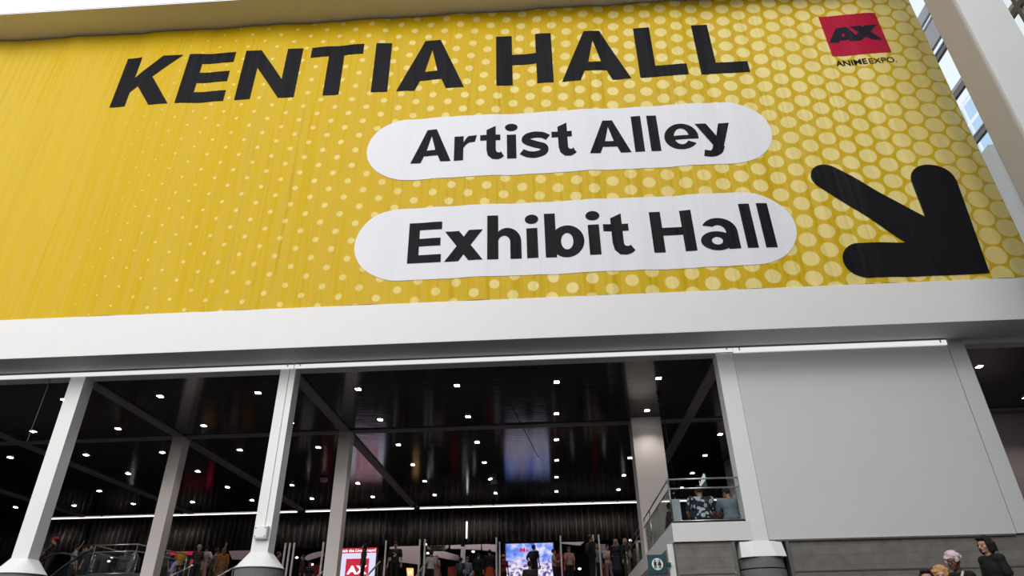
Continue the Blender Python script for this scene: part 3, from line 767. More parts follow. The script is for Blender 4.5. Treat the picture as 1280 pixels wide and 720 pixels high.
obj('picture_lettering', text_bm('Ma', -1.55, 4.83, .17, 34.99, .03, .42), M['screenred'], sc2)

M['boothwhite'] = paint('pale pink booth cloth', (.52, .43, .44, 1), .7, .05, 4, .05)
M['magenta'] = glow('magenta light panel', (.75, .01, .08, 1), .55)
M['warm'] = glow('warm lit box', (1, .55, .12, 1), 1.2)
M['cold'] = glow('white lit lamp', (1, .97, .92, 1), 2.2)
def slab(name, label, cat, pts, y=37.0, th=.15, m='boothwhite', grp=None):
    bm = bmesh.new(); prism(bm, pts, y, y+th); return single(name, bm, M[m], label, cat, grp)
def px(x, y, Y):                               # where a sight line meets the upright plane at distance Y (survey of the place)
    v = CAMROT @ Vector((x-640, -(y-360), -FPX)); return (v.x*Y/v.y, v.z*Y/v.y)
FPX = 831.622
yaw, pit, rol = -4.89293781e-02, 5.14578037e-01, -1.82434674e-02
fw = Vector((sin(yaw)*cos(pit), cos(yaw)*cos(pit), sin(pit))); rt = Vector((cos(yaw), -sin(yaw), 0)); up = rt.cross(fw)
r2 = cos(rol)*rt+sin(rol)*up; u2 = -sin(rol)*rt+cos(rol)*up
CAMROT = Matrix((r2, u2, -fw)).transposed()

def hang(pix, name, label, cat, Y=38.0, th=.15, m='boothwhite'):
    return slab(name, label, cat, [px(x, y, Y) for x, y in pix], Y, th, m)
hang([(487, 680), (525, 678), (525, 706), (505, 703), (487, 701)], 'booth_wall', 'pale pink booth wall behind the tall man in black', 'booth')
hb_ = hang([(534, 680), (561, 679), (560, 685), (556, 688), (534, 687)], 'hanging_banner', 'pale rounded hanging banner with a dark name strip', 'hanging banner')
b2 = obj('name_strip', (lambda q: (prism(q, [px(x, y, 37.9) for x, y in [(535, 678.5), (556, 678), (557, 683.5), (536, 684)]], 37.85, 37.9), q)[1])(bmesh.new()), M['signblack'], hb_)
for k in range(5):
    xx, zz = px(538+k*3.8, 682.3, 37.8)
    obj('mark', (lambda q: (box(q, xx, xx+.09, 37.82, 37.84, zz, zz+.15), q)[1])(bmesh.new()), M['mullight'], b2)
hang([(563, 679.5), (576, 679.5), (576, 686), (563, 686)], 'hanging_banner', 'short pale hanging banner between the rounded one and the cream post', 'hanging banner', 38.4)
hang([(540, 689), (555, 689), (573, 694), (575, 701), (560, 699), (541, 695)], 'hanging_banner', 'pale curved hanging banner sloping down behind the white-shirted visitor', 'hanging banner', 39)
hang([(581, 679.5), (601, 679), (601, 687.5), (581, 686.5)], 'hanging_banner', 'flat pale hanging banner just beyond the cream post', 'hanging banner', 38.4)
hang([(602, 679.5), (621, 681), (621, 690), (603, 687.5)], 'hanging_banner', 'pale hanging banner with faint wording next to the yellow-hatted visitor', 'hanging banner', 38.8)
hang([(700, 673.5), (724, 673), (733, 674.5), (725, 682), (702, 679.5)], 'hanging_banner', 'pale wedge-shaped hanging banner past the sky-blue screen', 'hanging banner', 38)
hang([(379, 697), (386, 693), (396, 690), (404, 688.5), (404, 695), (393, 698), (384, 701)], 'hanging_banner', 'arched pale hanging banner between the second column and the steel column', 'hanging banner', 38)
hang([(748, 680), (757, 680), (758, 692), (750, 690)], 'hanging_banner', 'small pale cloth behind the security pillars by the pier', 'hanging banner', 37)
hang([(284, 684), (312, 682), (312, 700), (290, 699)], 'booth_wall', 'dusky rose booth wall with panel lines behind the concrete drum', 'booth')
slab('cream_post', 'cream square post standing below the curtain', 'post', [px(x, y, 37) for x, y in [(576, 683), (581, 683)]] + [(px(581, 683, 37)[0], UP), (px(576, 683, 37)[0], UP)], 37, .3, 'signwhite')
t = thing('light_panel', 'glowing magenta display counter between the steel column and the concrete drum', 'display', (-15, 35.5, UP))
bm = bmesh.new(); prism(bm, [px(x, y, 35.3) for x, y in [(210, 689.5), (247, 689), (247, 693), (210, 694)]], 35.3, 35.4); obj('light_band', bm, M['magenta'], t)
bm = bmesh.new(); prism(bm, [px(240, 695, 35.3), px(243, 695, 35.3), px(241, 709, 35.3), px(236.5, 709, 35.3)], 35.3, 35.4); obj('light_upright', bm, M['magenta'], t)
bm = bmesh.new(); box(bm, px(210, 689, 35.5)[0]-.05, px(247, 689, 35.5)[0]+.05, 35.45, 35.9, UP, px(228, 690, 35.5)[1]); obj('counter', bm, M['black'], t)
t = lit_ = slab('lit_sign', 'glowing amber box sign with a white letter by the booth wall', 'sign', [px(x, y, 36.5) for x, y in [(508, 710), (516, 710), (516, 720), (509, 720)]]+[], 36.5, .2, 'warm')
q_ = px(509.3, 718.5, 36.48); obj('sign_letter', text_bm('W', q_[0], q_[1], .2, 36.48, .03, .25), M['screenlet'], lit_)
M['cloth_red'] = paint('red cloth', srgb(140, 14, 22), .7, .1, 20, .08)
slab('red_counter', 'dark red counter front seen between two visitors', 'counter', [px(560, 709, 36), px(568, 708, 36), (px(568, 708, 36)[0], UP), (px(560, 709, 36)[0], UP)], 36, .3, 'cloth_red')
slab('red_booth', 'deep red booth panel low behind the security pillars', 'booth', [px(751, 704, 37), px(756, 703, 37), (px(756, 703, 37)[0], UP), (px(751, 704, 37)[0], UP)], 37, .3, 'cloth_red')
slab('red_booth', 'wide deep red booth panel behind the crowd near the second column', 'booth', [px(383, 708, 37), px(400, 706, 37), (px(400, 706, 37)[0], UP), (px(383, 708, 37)[0], UP)], 37, .3, 'cloth_red')
# upright tube light on the curtain
tl = thing('pendant_tube_light', 'upright white tube light hanging before the curtain', 'tube light', (px(583, 662, 34.3)[0], 34.3, px(583, 662, 34.3)[1]))
obj('tube', T([(px(583.5, 652, 34.3)[0], 34.3, px(583.5, 652, 34.3)[1]), (px(583.5, 652, 34.3)[0], 34.3, px(583, 673, 34.3)[1])], .035, 10), M['cold'], tl)
obj('suspension_wire', T([(px(583.5, 652, 34.3)[0], 34.3, px(583.5, 652, 34.3)[1]), (px(583.5, 652, 34.3)[0], 34.3, 7.1)], .006, 6), M['dark_metal'], tl)
for i, (x, y, lab) in enumerate(((531.8, 680.5, 'round white lamp atop the first security pillar'), (535, 691.5, 'round white lamp by the head of the white-shirted visitor'),
                                 (371, 697, 'oval white lamp between the portal and the arched banner'), (390, 705.5, 'oval white lamp under the arched banner'),
                                 (591.5, 689.5, 'flat white lamp beyond the cream post'), (724.5, 711, 'white lamp glowing beside the patterned backpack'),
                                 (768, 710, 'small white square lamp by the veiled visitor'), (788, 675.5, 'short white tube lamp next to the pier'),
                                 (140, 696.5, 'oval white lamp inside the glass box reflections'), (136, 701.5, 'small lower white lamp inside the glass box'))):
    c = px(x, y, 34.4); bm = bmesh.new()
    bmesh.ops.create_uvsphere(bm, u_segments=14, v_segments=8, radius=.06, matrix=Matrix.Translation((c[0], 34.4, c[1])) @ Matrix.Diagonal((1.35, 1, .85, 1)))
    t = thing('booth_lamp', lab, 'lamp', (c[0], 34.4, c[1])); obj('globe', bm, M['cold'], t, True)
    obj('stem', T([(c[0], 34.45, c[1]), (c[0], 34.6, UP)], .012, 6), M['dark_metal'], t)

for x in (-26, -20, -14, -8.5, -5.5, -2.5, 1.5, 5.5):  # unseen fill lamps added to brighten the booth cloth
    l = bpy.data.lights.new('booth_fill', 'AREA'); l.energy = 60; l.size = 1.2; l.color = (1, .9, .9)
    o = bpy.data.objects.new('booth_fill', l); COL.objects.link(o); o.location = (x, 36.2, 8.0); o.rotation_euler = (radians(35), 0, 0)
# security pillars in pairs
M['paleplastic'] = paint('pale plastic', (.75, .72, .72, 1), .5, 0, 10, .04)
def portal(x, Y, label, gap, top):
    t = thing('security_pillar', label, 'security gate', (x, Y, UP))
    obj('pillar', B(x-.033, x+.033, Y-.05, Y+.05, UP+.04, top, bev=.01), M['paleplastic'], t)
    obj('pillar_foot', B(x-.14, x+.14, Y-.2, Y+.2, UP, UP+.04, bev=.01), M['dark_metal'], t)
    return t
for x, lab in ((483, 'slim pale security pillar at the edge of the booth wall'), (525, 'slim pale security pillar ending the booth wall'), (531.5, 'slim pale security pillar beside the round lamp'),
               (620.5, 'slim pale security pillar at the end of the faint-worded banner'), (624.5, 'shorter pale security pillar by the yellow hat'), (700.5, 'slim pale security pillar between red shirt and wedge banner'),
               (741.5, 'inner of the twin security pillars near the pier'), (748.5, 'outer of the twin security pillars near the pier'), (405, 'slim pale security pillar at the tip of the arched banner'),
               (358, 'first of the three clustered security pillars past the concrete drum'), (363.5, 'middle of the three clustered security pillars past the concrete drum'), (369, 'third of the three clustered security pillars past the concrete drum')):
    c = px(x, 674, 30); portal(c[0], 30, lab, .2, 4.74 if x != 624.5 else 4.55)
# stair handrails
M['rail'] = M['steel']
def handrail(a, b_, Y, label):
    p, q = px(*a, Y), px(*b_, Y); t = thing('stair_handrail', label, 'handrail', ((p[0]+q[0])/2, Y, UP-2))
    d = .5 if q[1] > p[1] else -.5
    obj('rail_bar', T([(p[0], Y, p[1]), (q[0], Y+.6, q[1]*(Y+.6)/Y)], .03, 10), M['rail'], t, True)
    for k in (.15, .85):
        x = p[0]*(1-k)+q[0]*k; z = p[1]*(1-k)+q[1]*k
        i_ = max(0, int((27-(Y+.6*k))/run)); zb = UP-rise*(i_+1)
        obj('baluster', T([(x, Y+.6*k, z), (x, Y+.6*k, zb)], .018, 8), M['rail'], t)
for a, b_, lab in (((270, 722), (286, 708), 'bright steel stair handrail by the concrete drum'), ((457, 722), (470, 702), 'steel stair handrail under the red-header screen'),
                   ((395, 722), (405, 708), 'steel stair handrail just short of the second steel column'), ((519, 722), (525, 708), 'steel stair handrail under the white-shirted visitor'),
                   ((586, 722), (589, 714), 'short steel stair handrail below the camouflage backpack'), ((213, 720), (231, 707), 'steel stair handrail in front of the magenta counter')):
    handrail(a, b_, 25.0, lab)
# escalator rising beside the outermost column
es = thing('escalator', 'dark escalator balustrade curving up beside the outermost column', 'escalator', (-15.5, 20.5, LOW))
def rl(pix, Y): return [(px(x, y, Y)[0], Y, px(x, y, Y)[1]) for x, y in pix]
obj('handrail', T(rl([(52, 740), (62, 722), (80, 708), (95, 698), (106, 690), (116, 687)], 20.4), .04, 10), M['dark_metal'], es, True)
obj('handrail', T(rl([(50, 702), (58, 697), (66, 693), (77, 691.5), (88, 693), (95, 697)], 21.6), .035, 10), M['dark_metal'], es, True)
pp = rl([(52, 740), (62, 722), (80, 708), (95, 698), (106, 690), (116, 687)], 20.42)
bm = bmesh.new(); prism(bm, [(a[0], a[2]) for a in pp]+[(pp[-1][0], 2.0), (pp[0][0], .3)], 20.40, 20.42); obj('glass_side', bm, M['glass'], es)
bm = bmesh.new(); prism(bm, [(pp[-1][0], 2.3), (pp[-1][0]+.6, 2.3), (pp[-1][0]+.6, 1.9), (pp[0][0]-3, LOW), (pp[0][0]-4, LOW)], 20.45, 21.55); obj('truss', bm, M['dark_metal'], es)
# pale box and pointed flag on the balcony
fl = thing('small_flag', 'small white pointed flag with blue corner above the floral shirt', 'flag', (3.55, 17.6, 2.735))
c0 = px(872, 606, 17.6)
obj('flag_pole', T([(c0[0]+.06, 17.6, 2.735), (c0[0]+.06, 17.6, c0[1]+.1)], .01, 8), M['steel'], fl)
bm = bmesh.new(); prism(bm, [px(x, y, 17.6) for x, y in [(874, 609), (880, 607), (882, 598), (881, 593), (879, 592), (877, 597)]], 17.58, 17.6); obj('flag_cloth', bm, M['signwhite'], fl)
bm = bmesh.new(); prism(bm, [px(x, y, 17.6) for x, y in [(876, 608), (882, 600), (884, 609)]], 17.57, 17.578); obj('flag_corner', bm, M['teal'], fl)
bx2 = thing('panel_box', 'pale grey upright box inside the balcony corner', 'box', (3.0, 16.7, 2.735))
obj('cabinet', B(2.93, 3.12, 16.6, 16.9, 2.735, 3.36, bev=.01), M['mullight'], bx2); obj('lid', B(2.92, 3.13, 16.59, 16.91, 3.36, 3.38), M['paleplastic'], bx2)
# ------------------------------------------------------------------ people
def V(*a): return Vector(a)
class Lump:
    """overlapping rounded solids fused into one continuous surface"""
    def __init__(s): s.bm = bmesh.new()
    def ell(s, c, r, rot=None, seg=14):
        m = Matrix.Translation(c) @ (rot.to_4x4() if rot else Matrix.Identity(4)) @ Matrix.Diagonal((*r, 1))
        bmesh.ops.create_uvsphere(s.bm, u_segments=seg, v_segments=max(6, seg-4), radius=1, matrix=m); return s
    def limb(s, a, b, ra, rb, n=12):
        a, b = Vector(a), Vector(b); L = (b-a).length
        if L < 1e-4: return s
        k = max(2, int(L/.05)+1)
        tube(s.bm, [a+(b-a)*i/k for i in range(k+1)], [ra+(rb-ra)*i/k for i in range(k+1)], n)
        s.ell(a, (ra,)*3); s.ell(b, (rb,)*3); return s
    def fuse(s, vox, smooth=2, cuts=()):
        bmesh.ops.recalc_face_normals(s.bm, faces=s.bm.faces)
        me = bpy.data.meshes.new('t'); s.bm.to_mesh(me); s.bm.free()
        o = bpy.data.objects.new('t', me); COL.objects.link(o)
        m = o.modifiers.new('r', 'REMESH'); m.mode = 'VOXEL'; m.voxel_size = vox; m.use_smooth_shade = True
        if smooth:
            k = o.modifiers.new('s', 'SMOOTH'); k.iterations = smooth; k.factor = .5
        dg = bpy.context.evaluated_depsgraph_get(); dg.update()
        out = bpy.data.meshes.new_from_object(o.evaluated_get(dg))
        bpy.data.objects.remove(o); bpy.data.meshes.remove(me)
        bm = bmesh.new(); bm.from_mesh(out); bpy.data.meshes.remove(out)
        for co, no in cuts:
            bmesh.ops.bisect_plane(bm, geom=bm.verts[:]+bm.edges[:]+bm.faces[:], plane_co=co, plane_no=no, clear_outer=True)
        return bm
def merge(dst, src, mi=0, mat=None):
    vm = {}
    for v in src.verts: vm[v] = dst.verts.new(mat @ v.co if mat else v.co)
    for f in src.faces:
        try:
            g_ = dst.faces.new([vm[v] for v in f.verts]); g_.material_index = mi; g_.smooth = True
        except ValueError: pass
    src.free()
SKIN = {}
def skin(k):
    if k not in SKIN:
        SKIN[k] = paint('skin '+k, {'fair': srgb(205, 155, 130), 'tan': srgb(170, 118, 90), 'brown': srgb(105, 70, 52)}[k], .55, 0, 20, .03)
    return SKIN[k]
M['eyewhite'] = paint('eye white', (.38, .36, .35, 1), .3, 0, 5, .02); M['iris'] = paint('iris', (.03, .02, .015, 1), .2, 0, 5, .02)
M['lips'] = paint('lips', srgb(150, 80, 75), .5, 0, 5, .02)
CL = {}
def cloth(rgb, name=None):
    k = name or 'cloth %d %d %d' % rgb
    if k not in CL: CL[k] = paint(k, srgb(*rgb), .85, .25, 35, .1)
    return CL[k]
def mat_floral(name, base, spots, scale, th, rnd=1):
    m, nt, b = nm(name); tc = N(nt, 'ShaderNodeTexCoord')
    nz = N(nt, 'ShaderNodeTexNoise'); nz.inputs['Scale'].default_value = scale*1.3
    ad = N(nt, 'ShaderNodeMixRGB', blend_type='ADD'); ad.inputs[0].default_value = .06
    vo = N(nt, 'ShaderNodeTexVoronoi'); vo.inputs['Scale'].default_value = scale
    nt.links.new(tc.outputs['Object'], nz.inputs['Vector']); nt.links.new(tc.outputs['Object'], ad.inputs[1]); nt.links.new(nz.outputs[1], ad.inputs[2])
    nt.links.new(ad.outputs[0], vo.inputs['Vector'])
    lt = N(nt, 'ShaderNodeMath', operation='LESS_THAN'); lt.inputs[1].default_value = th; nt.links.new(vo.outputs['Distance'], lt.inputs[0])
    mx = N(nt, 'ShaderNodeMixRGB'); mx.inputs[1].default_value = srgb(*base); mx.inputs[2].default_value = srgb(*spots)
    nt.links.new(lt.outputs[0], mx.inputs[0]); nt.links.new(mx.outputs[0], b.inputs['Base Color']); b.inputs['Roughness'].default_value = .85
    return m
M['floral'] = mat_floral('navy floral cloth', (22, 26, 48), (185, 187, 198), 8.5, .43)
M['redpattern'] = mat_floral('red dotted cloth', (38, 14, 20), (150, 30, 60), 16, .3)
M['camo'] = mat_floral('camouflage cloth', (44, 50, 48), (80, 86, 82), 14, .4)

def rotx(a): return Matrix.Rotation(a, 3, 'X')
def person(label, x, Y, base, rz=0, h=1.72, pose='stand', sk='tan', top=(40, 40, 44), legs=(25, 26, 32), hair=(18, 14, 12), hairstyle='short',
           sleeves='short', fine=False, extra=None, build=1.0, headturn=0, headtilt=0, arm=None, skirt=False, hat=None, pattern=None, bag=None, shorts=False, phone_who='black'):
    t = thing('person', label, 'person', (x, Y, base), rz)
    k = h/1.75
    # --- joints
    P = V(0, 0, .95); lean = 0
    hipL, hipR = V(.09, 0, .92), V(-.09, 0, .92)
    if pose == 'stride':
        kn = [V(.10, -.16, .52), V(-.10, .10, .50)]; an = [V(.10, -.20, .09), V(-.10, .26, .12)]
    elif pose == 'floor':
        P = V(0, 0, .12); lean = radians(14); hipL, hipR = V(.10, -.02, .12), V(-.10, -.02, .12)
        kn = [V(.20, -.36, .34), V(-.20, -.36, .34)]; an = [V(.12, -.50, .08), V(-.12, -.46, .08)]
    else:
        kn = [V(.105, -.01, .50), V(-.105, -.005, .50)]; an = [V(.115, .02, .085), V(-.115, .02, .085)]
    if pose == 'lean': lean = radians(18)
    R_ = rotx(lean)                                                # forward is -Y
    def up_(v): return P + R_ @ v
    shz = .47
    sh = [up_(V(.175*build, .01, shz)), up_(V(-.175*build, .01, shz))]
    # --- arms
    A = {'down': (V(.23, .02, -.27), V(.25, -.04, -.51)), 'phone': (V(.20, -.06, -.25), V(.09, -.29, -.16)), 'raise': (V(.22, -.12, .16), V(.20, -.22, .40)),
         'hip': (V(.34, .05, -.22), V(.20, -.05, -.40)), 'fold': (V(.22, -.04, -.26), V(-.02, -.20, -.25)), 'rail': (V(.22, -.16, -.20), V(.14, -.40, -.14)),
         'strap': (V(.26, .0, -.25), V(.12, -.18, -.06)), 'knee': (V(.25, -.16, -.22), V(.16, -.38, -.30)), 'head': (V(.30, -.02, .10), V(.14, -.06, .33))}
    arm = arm or ('down', 'down')
    el, wr = [], []
    for i, s_ in enumerate((1, -1)):
        e_, w_ = A[arm[i]]
        off = V(.175*build*s_, .01, shz)
        el.append(up_(V((e_.x-.175)*s_, e_.y, e_.z)+off)); wr.append(up_(V((w_.x-.175)*s_, w_.y, w_.z)+off))
    neck0, neck1 = up_(V(0, .015, .49)), up_(V(0, .0, .585))
    rot90 = R_
    b = Lump()
    b.ell(P+R_@V(0, 0, .02), (.155*build, .11*build, .12), rot90).ell(up_(V(0, 0, .17)), (.132*build, .095*build, .15), rot90).ell(up_(V(0, .005, .35)), (.155*build, .108*build, .17), rot90)
    b.limb(sh[0], sh[1], .058, .058).limb(neck0, neck1, .056, .05)
    for i in (0, 1):
        b.limb(sh[i], el[i], .050*build, .039).limb(el[i], wr[i], .038, .026)
        b.limb((hipL, hipR)[i], kn[i], .083*build, .055).limb(kn[i], an[i], .054, .036)
        b.limb(an[i], an[i]+V(.01*(1-2*i), -.14, -.045), .038, .026)
        hd = (wr[i]-el[i]).normalized(); b.limb(wr[i], wr[i]+hd*.055, .026, .032)
    vox = .016 if fine else .024
    body = b.fuse(vox, 2)
    bm = bmesh.new(); merge(bm, body, 0)
    # hands: five separate fingers rooted in the palm
    for i, s_ in enumerate((1, -1)):
        hd = (wr[i]-el[i]).normalized(); side = hd.cross(V(0, 1, 0) if abs(hd.y) < .8 else V(0, 0, 1)).normalized(); nrm = side.cross(hd).normalized()
        pl = wr[i]+hd*.05
        f = bmesh.new()
        bmesh.ops.create_uvsphere(f, u_segments=12, v_segments=8, radius=1, matrix=Matrix.Translation(pl) @ Matrix((side, nrm, hd)).transposed().to_4x4() @ Matrix.Diagonal((.042, .017, .052, 1)))
        for j, (o_, L) in enumerate(((-.030, .068), (-.010, .078), (.010, .073), (.029, .058))):
            a0 = pl+side*o_+hd*.035; a1 = a0+hd*L*.5+nrm*.006; a2 = a1+hd*L*.32-nrm*.014*(-1); a3 = a2+hd*L*.16+nrm*.018
            tube(f, [a0, a1, a2, a3], [.0095, .009, .008, .006], 6)
        a0 = pl-side*.034-hd*.015; tube(f, [a0, a0-side*.022+hd*.022+nrm*.006, a0-side*.028+hd*.05+nrm*.014], [.012, .011, .008], 6)
        merge(bm, f, 0)
    # head
    hb = Lump()
    hb.ell((0, .012, .135), (.074, .094, .098)).ell((0, -.030, .065), (.052, .056, .062)).ell((0, -.062, .138), (.056, .028, .02)).limb((0, -.082, .118), (0, -.108, .086), .010, .015)
    hb.ell((.077, .012, .108), (.010, .020, .030)).ell((-.077, .012, .108), (.010, .020, .030)).ell((0, -.072, .030), (.024, .018, .018)).ell((0, -.078, .060), (.026, .014, .014)).limb((0, .018, -.05), (0, .012, .05), .052, .052)
    hb.ell((.040, -.060, .085), (.022, .022, .024)).ell((-.040, -.060, .085), (.022, .022, .024))
    head = hb.fuse(.009 if fine else .014, 1)
    HM = Matrix.Translation(neck1+R_@V(0, -.005, -.03)) @ (Matrix.Rotation(headturn, 4, 'Z') @ Matrix.Rotation(lean*.3+headtilt, 4, 'X'))
    merge(bm, head, 0, HM)
    for s_ in (1, -1):
        e = bmesh.new(); bmesh.ops.create_uvsphere(e, u_segments=10, v_segments=8, radius=.0115, matrix=Matrix.Translation((.031*s_, -.077, .113))); merge(bm, e, 1, HM)
        e = bmesh.new(); bmesh.ops.create_uvsphere(e, u_segments=8, v_segments=6, radius=.0088, matrix=Matrix.Translation((.031*s_, -.084, .113))); merge(bm, e, 2, HM)
    e = bmesh.new(); bmesh.ops.create_uvsphere(e, u_segments=10, v_segments=6, radius=1, matrix=Matrix.Translation((0, -.0915, .058)) @ Matrix.Diagonal((.021, .006, .007, 1))); merge(bm, e, 3, HM)
    S = Matrix.Scale(k, 4)
    W = t.matrix_basis
    def put(name, q, m, cut=None):
        q.transform(W @ S)
        o = obj(name, q, m, t, True); return o
    put('body', bm, [skin(sk), M['eyewhite'], M['iris'], M['lips']])
    # --- clothes
    c = Lump(); g_ = .016
    c.ell(P+R_@V(0, 0, .05), (.158*build+g_, .113*build+g_, .12), rot90).ell(up_(V(0, 0, .17)), (.138*build+g_, .10*build+g_, .16), rot90).ell(up_(V(0, .005, .35)), (.156*build+g_, .108*build+g_, .165), rot90)
    c.limb(sh[0], sh[1], .060+g_*.8, .060+g_*.8)
    for i in (0, 1):
        if sleeves == 'long': c.limb(sh[i], el[i], .052*build+g_, .044+g_*.7).limb(el[i], wr[i], .042+g_*.7, .036)
        elif sleeves == 'short': c.limb(sh[i], sh[i].lerp(el[i], .72), .054*build+g_, .050+g_)
    tp = M[pattern] if pattern else cloth(top)
    put('shirt', c.fuse(vox, 1), tp)
    c = Lump(); c.ell(P+V(0, 0, .0), (.158*build+.008, .112*build+.008, .11))
    for i in (0, 1):
        hp = (hipL, hipR)[i]
        if shorts: c.limb(hp, hp.lerp(kn[i], .95), .092*build, .082)
        else: c.limb(hp, kn[i], .090*build, .066).limb(kn[i], an[i].lerp(kn[i], .05), .064, .052)
    if skirt: c.limb(P+V(0, 0, .02), P+V(0, 0, -.42), .15, .25, 18)
    put('skirt' if skirt else 'shorts' if shorts else 'trousers', c.fuse(vox, 1), cloth(legs))
    for i in (0, 1):
        c = Lump(); a0 = an[i]
        c.ell(a0+V(0, .01, -.035), (.045, .055, .048)).limb(a0+V(0, -.02, -.045), a0+V(.01*(1-2*i), -.15, -.05), .042, .036)
        put('shoe', c.fuse(.014, 1), M['black'] if i < 2 else M['black'])
    # --- hair
    if hairstyle:
        c = Lump()
        c.ell((0, .024, .152), (.086, .100, .098))
        if hairstyle == 'long': c.ell((0, .055, .06), (.088, .062, .13)).ell((0, .075, -.04), (.085, .04, .12)).ell((.074, .0, .09), (.022, .045, .09)).ell((-.074, .0, .09), (.022, .045, .09))
        if hairstyle == 'bob': c.ell((0, .050, .085), (.092, .066, .11)).ell((.078, -.005, .085), (.022, .050, .10)).ell((-.078, -.005, .085), (.022, .050, .10)).ell((0, -.045, .205), (.07, .05, .03))
        if hairstyle == 'bob':
            for q in range(14):
                a = radians(-35+q*250/13); r1 = .092
                c.limb((r1*cos(a), .03+r1*sin(a), .12), (1.12*r1*cos(a)+.006*(q % 3), .03+1.1*r1*sin(a), .035-.018*(q % 3)), .024, .007)
        if hairstyle == 'curly':
            rr = random.Random(3)
            for q in range(34):
                a = rr.uniform(0, 2*pi); e2 = rr.uniform(-.15, 1.4)
                c.ell((.095*cos(a)*cos(e2), .02+.10*sin(a)*cos(e2) if sin(a) > -.3 else .02+.07*sin(a)*cos(e2), .14+.10*sin(e2)), (.034,)*3)
        if hairstyle == 'bun': c.ell((0, .07, .23), (.045, .045, .04))
        if hairstyle == 'messy':
            for q in range(12):
                a = q*pi/6; c.limb((.05*cos(a), .02+.06*sin(a), .2), (.095*cos(a), .02+.11*sin(a), .235+.02*(q % 3)), .03, .006)
            c.ell((0, .05, .08), (.085, .06, .09)).ell((0, -.05, .205), (.07, .045, .03))
        q = c.fuse(.009 if fine else .014, 1)
        bad = [v for v in q.verts if v.co.y < -.045 and v.co.z < .165]
        for v in bad: v.co.y = max(v.co.y, -.045)
        q.transform(HM); put('hair', q, cloth(hair))
    def onhead(name, lump, m, vx=.012):
        q = lump.fuse(vx, 1); q.transform(HM); put(name, q, m)
    if hat == 'straw':
        c = Lump(); c.ell((0, .01, .215), (.088, .098, .075)).ell((0, .01, .195), (.165, .175, .014), seg=24); onhead('straw_hat', c, cloth((225, 165, 50)))
        c = Lump(); c.ell((0, .01, .207), (.094, .104, .014), seg=24); onhead('hat_band', c, cloth((170, 40, 30)))
    if hat == 'redcap': c = Lump(); c.ell((0, .015, .20), (.095, .11, .07)).ell((0, -.10, .19), (.06, .06, .012)); onhead('cap', c, cloth((190, 22, 18)))
    if hat == 'cap': c = Lump(); c.ell((0, .015, .19), (.092, .107, .065)).ell((0, -.10, .18), (.06, .065, .012)); onhead('cap', c, cloth((20, 20, 24)))
    if hat == 'veil': c = Lump(); c.ell((0, .03, .14), (.10, .115, .115)).ell((0, .06, -.02), (.13, .08, .16)); q = c.fuse(.014, 1); [setattr(v.co, 'y', max(v.co.y, -.03)) for v in q.verts if v.co.z < .18]; q.transform(HM); put('veil', q, cloth((165, 160, 160)))
    if hat == 'beanie': c = Lump(); c.ell((0, .015, .185), (.093, .108, .085)); onhead('beanie', c, cloth((95, 85, 85)))
    if bag:
        c = Lump(); c.ell(up_(V(0, .175, .28)), (.14, .075, .20), rot90); c.ell(up_(V(0, .225, .20)), (.10, .04, .10), rot90)
        bo = put('backpack', c.fuse(.02, 1), M[bag] if bag in M else cloth((30, 32, 36)))
        for s_ in (1, -1):
            q = bmesh.new(); tube(q, [up_(V(.10*s_, .12, .44)), up_(V(.11*s_, .0, .545)), up_(V(.11*s_, -.125, .44)), up_(V(.13*s_, -.11, .25)), up_(V(.14*s_, .08, .14))], .014, 6)
            put('backpack_strap', q, cloth((16, 16, 18)))
    if extra == 'graphic':
        q = bmesh.new()
        for ax_, az_, aw, ah in ((-.03, .36, .05, .03), (.03, .31, .06, .035), (-.015, .25, .055, .05), (.045, .26, .03, .03)):
            box(q, ax_-aw/2, ax_+aw/2, -.150, -.122, P.z+az_-ah/2, P.z+az_+ah/2)
        put('shirt_print', q, M['signwhite'])
    if extra == 'lanyard':
        q = bmesh.new(); tube(q, [up_(V(.06, -.02, .53)), up_(V(.03, -.135, .40)), up_(V(0, -.14, .26)), up_(V(-.03, -.135, .40)), up_(V(-.06, -.02, .53))], .006, 5); put('lanyard', q, cloth((200, 200, 205)))
    if extra == 'whitestrap':
        q = bmesh.new(); tube(q, [up_(V(.10, -.05, .53)), up_(V(.07, -.14, .38)), up_(V(.02, -.145, .2)), up_(V(-.08, -.13, .08))], .017, 6); put('shoulder_strap', q, cloth((215, 215, 215)))
    if 'phone' in arm or 'raise' in arm or extra == 'phone':
        i = 0 if arm[0] in ('phone', 'raise') else 1
        hd = (wr[i]-el[i]).normalized(); c0_ = wr[i]+hd*.10+V(0, -.02, .03)
        q = bmesh.new(); box(q, c0_.x-.035, c0_.x+.035, c0_.y-.006, c0_.y+.004, c0_.z-.05, c0_.z+.09, bev=.004); q.transform(W @ S)
        single('mobile_phone', q, M['dark_metal'], 'phone held up by visitor '+' '.join(label.split()[1:11]), 'phone')
    return t
def at_head(x, y, h, Ymin=27.7, Ymax=34.0, base=UP, k=.985):
    """stand someone of height h so that the head top meets the surveyed sight line"""
    r_ = px(x, y, 1.0)[1]; Y = (base+h*k)/r_; Y = max(Ymin, min(Ymax, Y))
    return px(x, y, Y)[0], Y, h
def walker(label, x, y, h, Yf=None, **kw):
    X_, Y_, h = at_head(x, y, h)
    if Yf: Y_ = Yf; X_ = px(x, y, Y_)[0]
    z = px(x, y, Y_)[1]; h2 = (z-UP)/.985
    if not (.80*h < h2 < 1.2*h): h2 = h
    return person(label, X_, Y_, UP, h=h2, **kw)
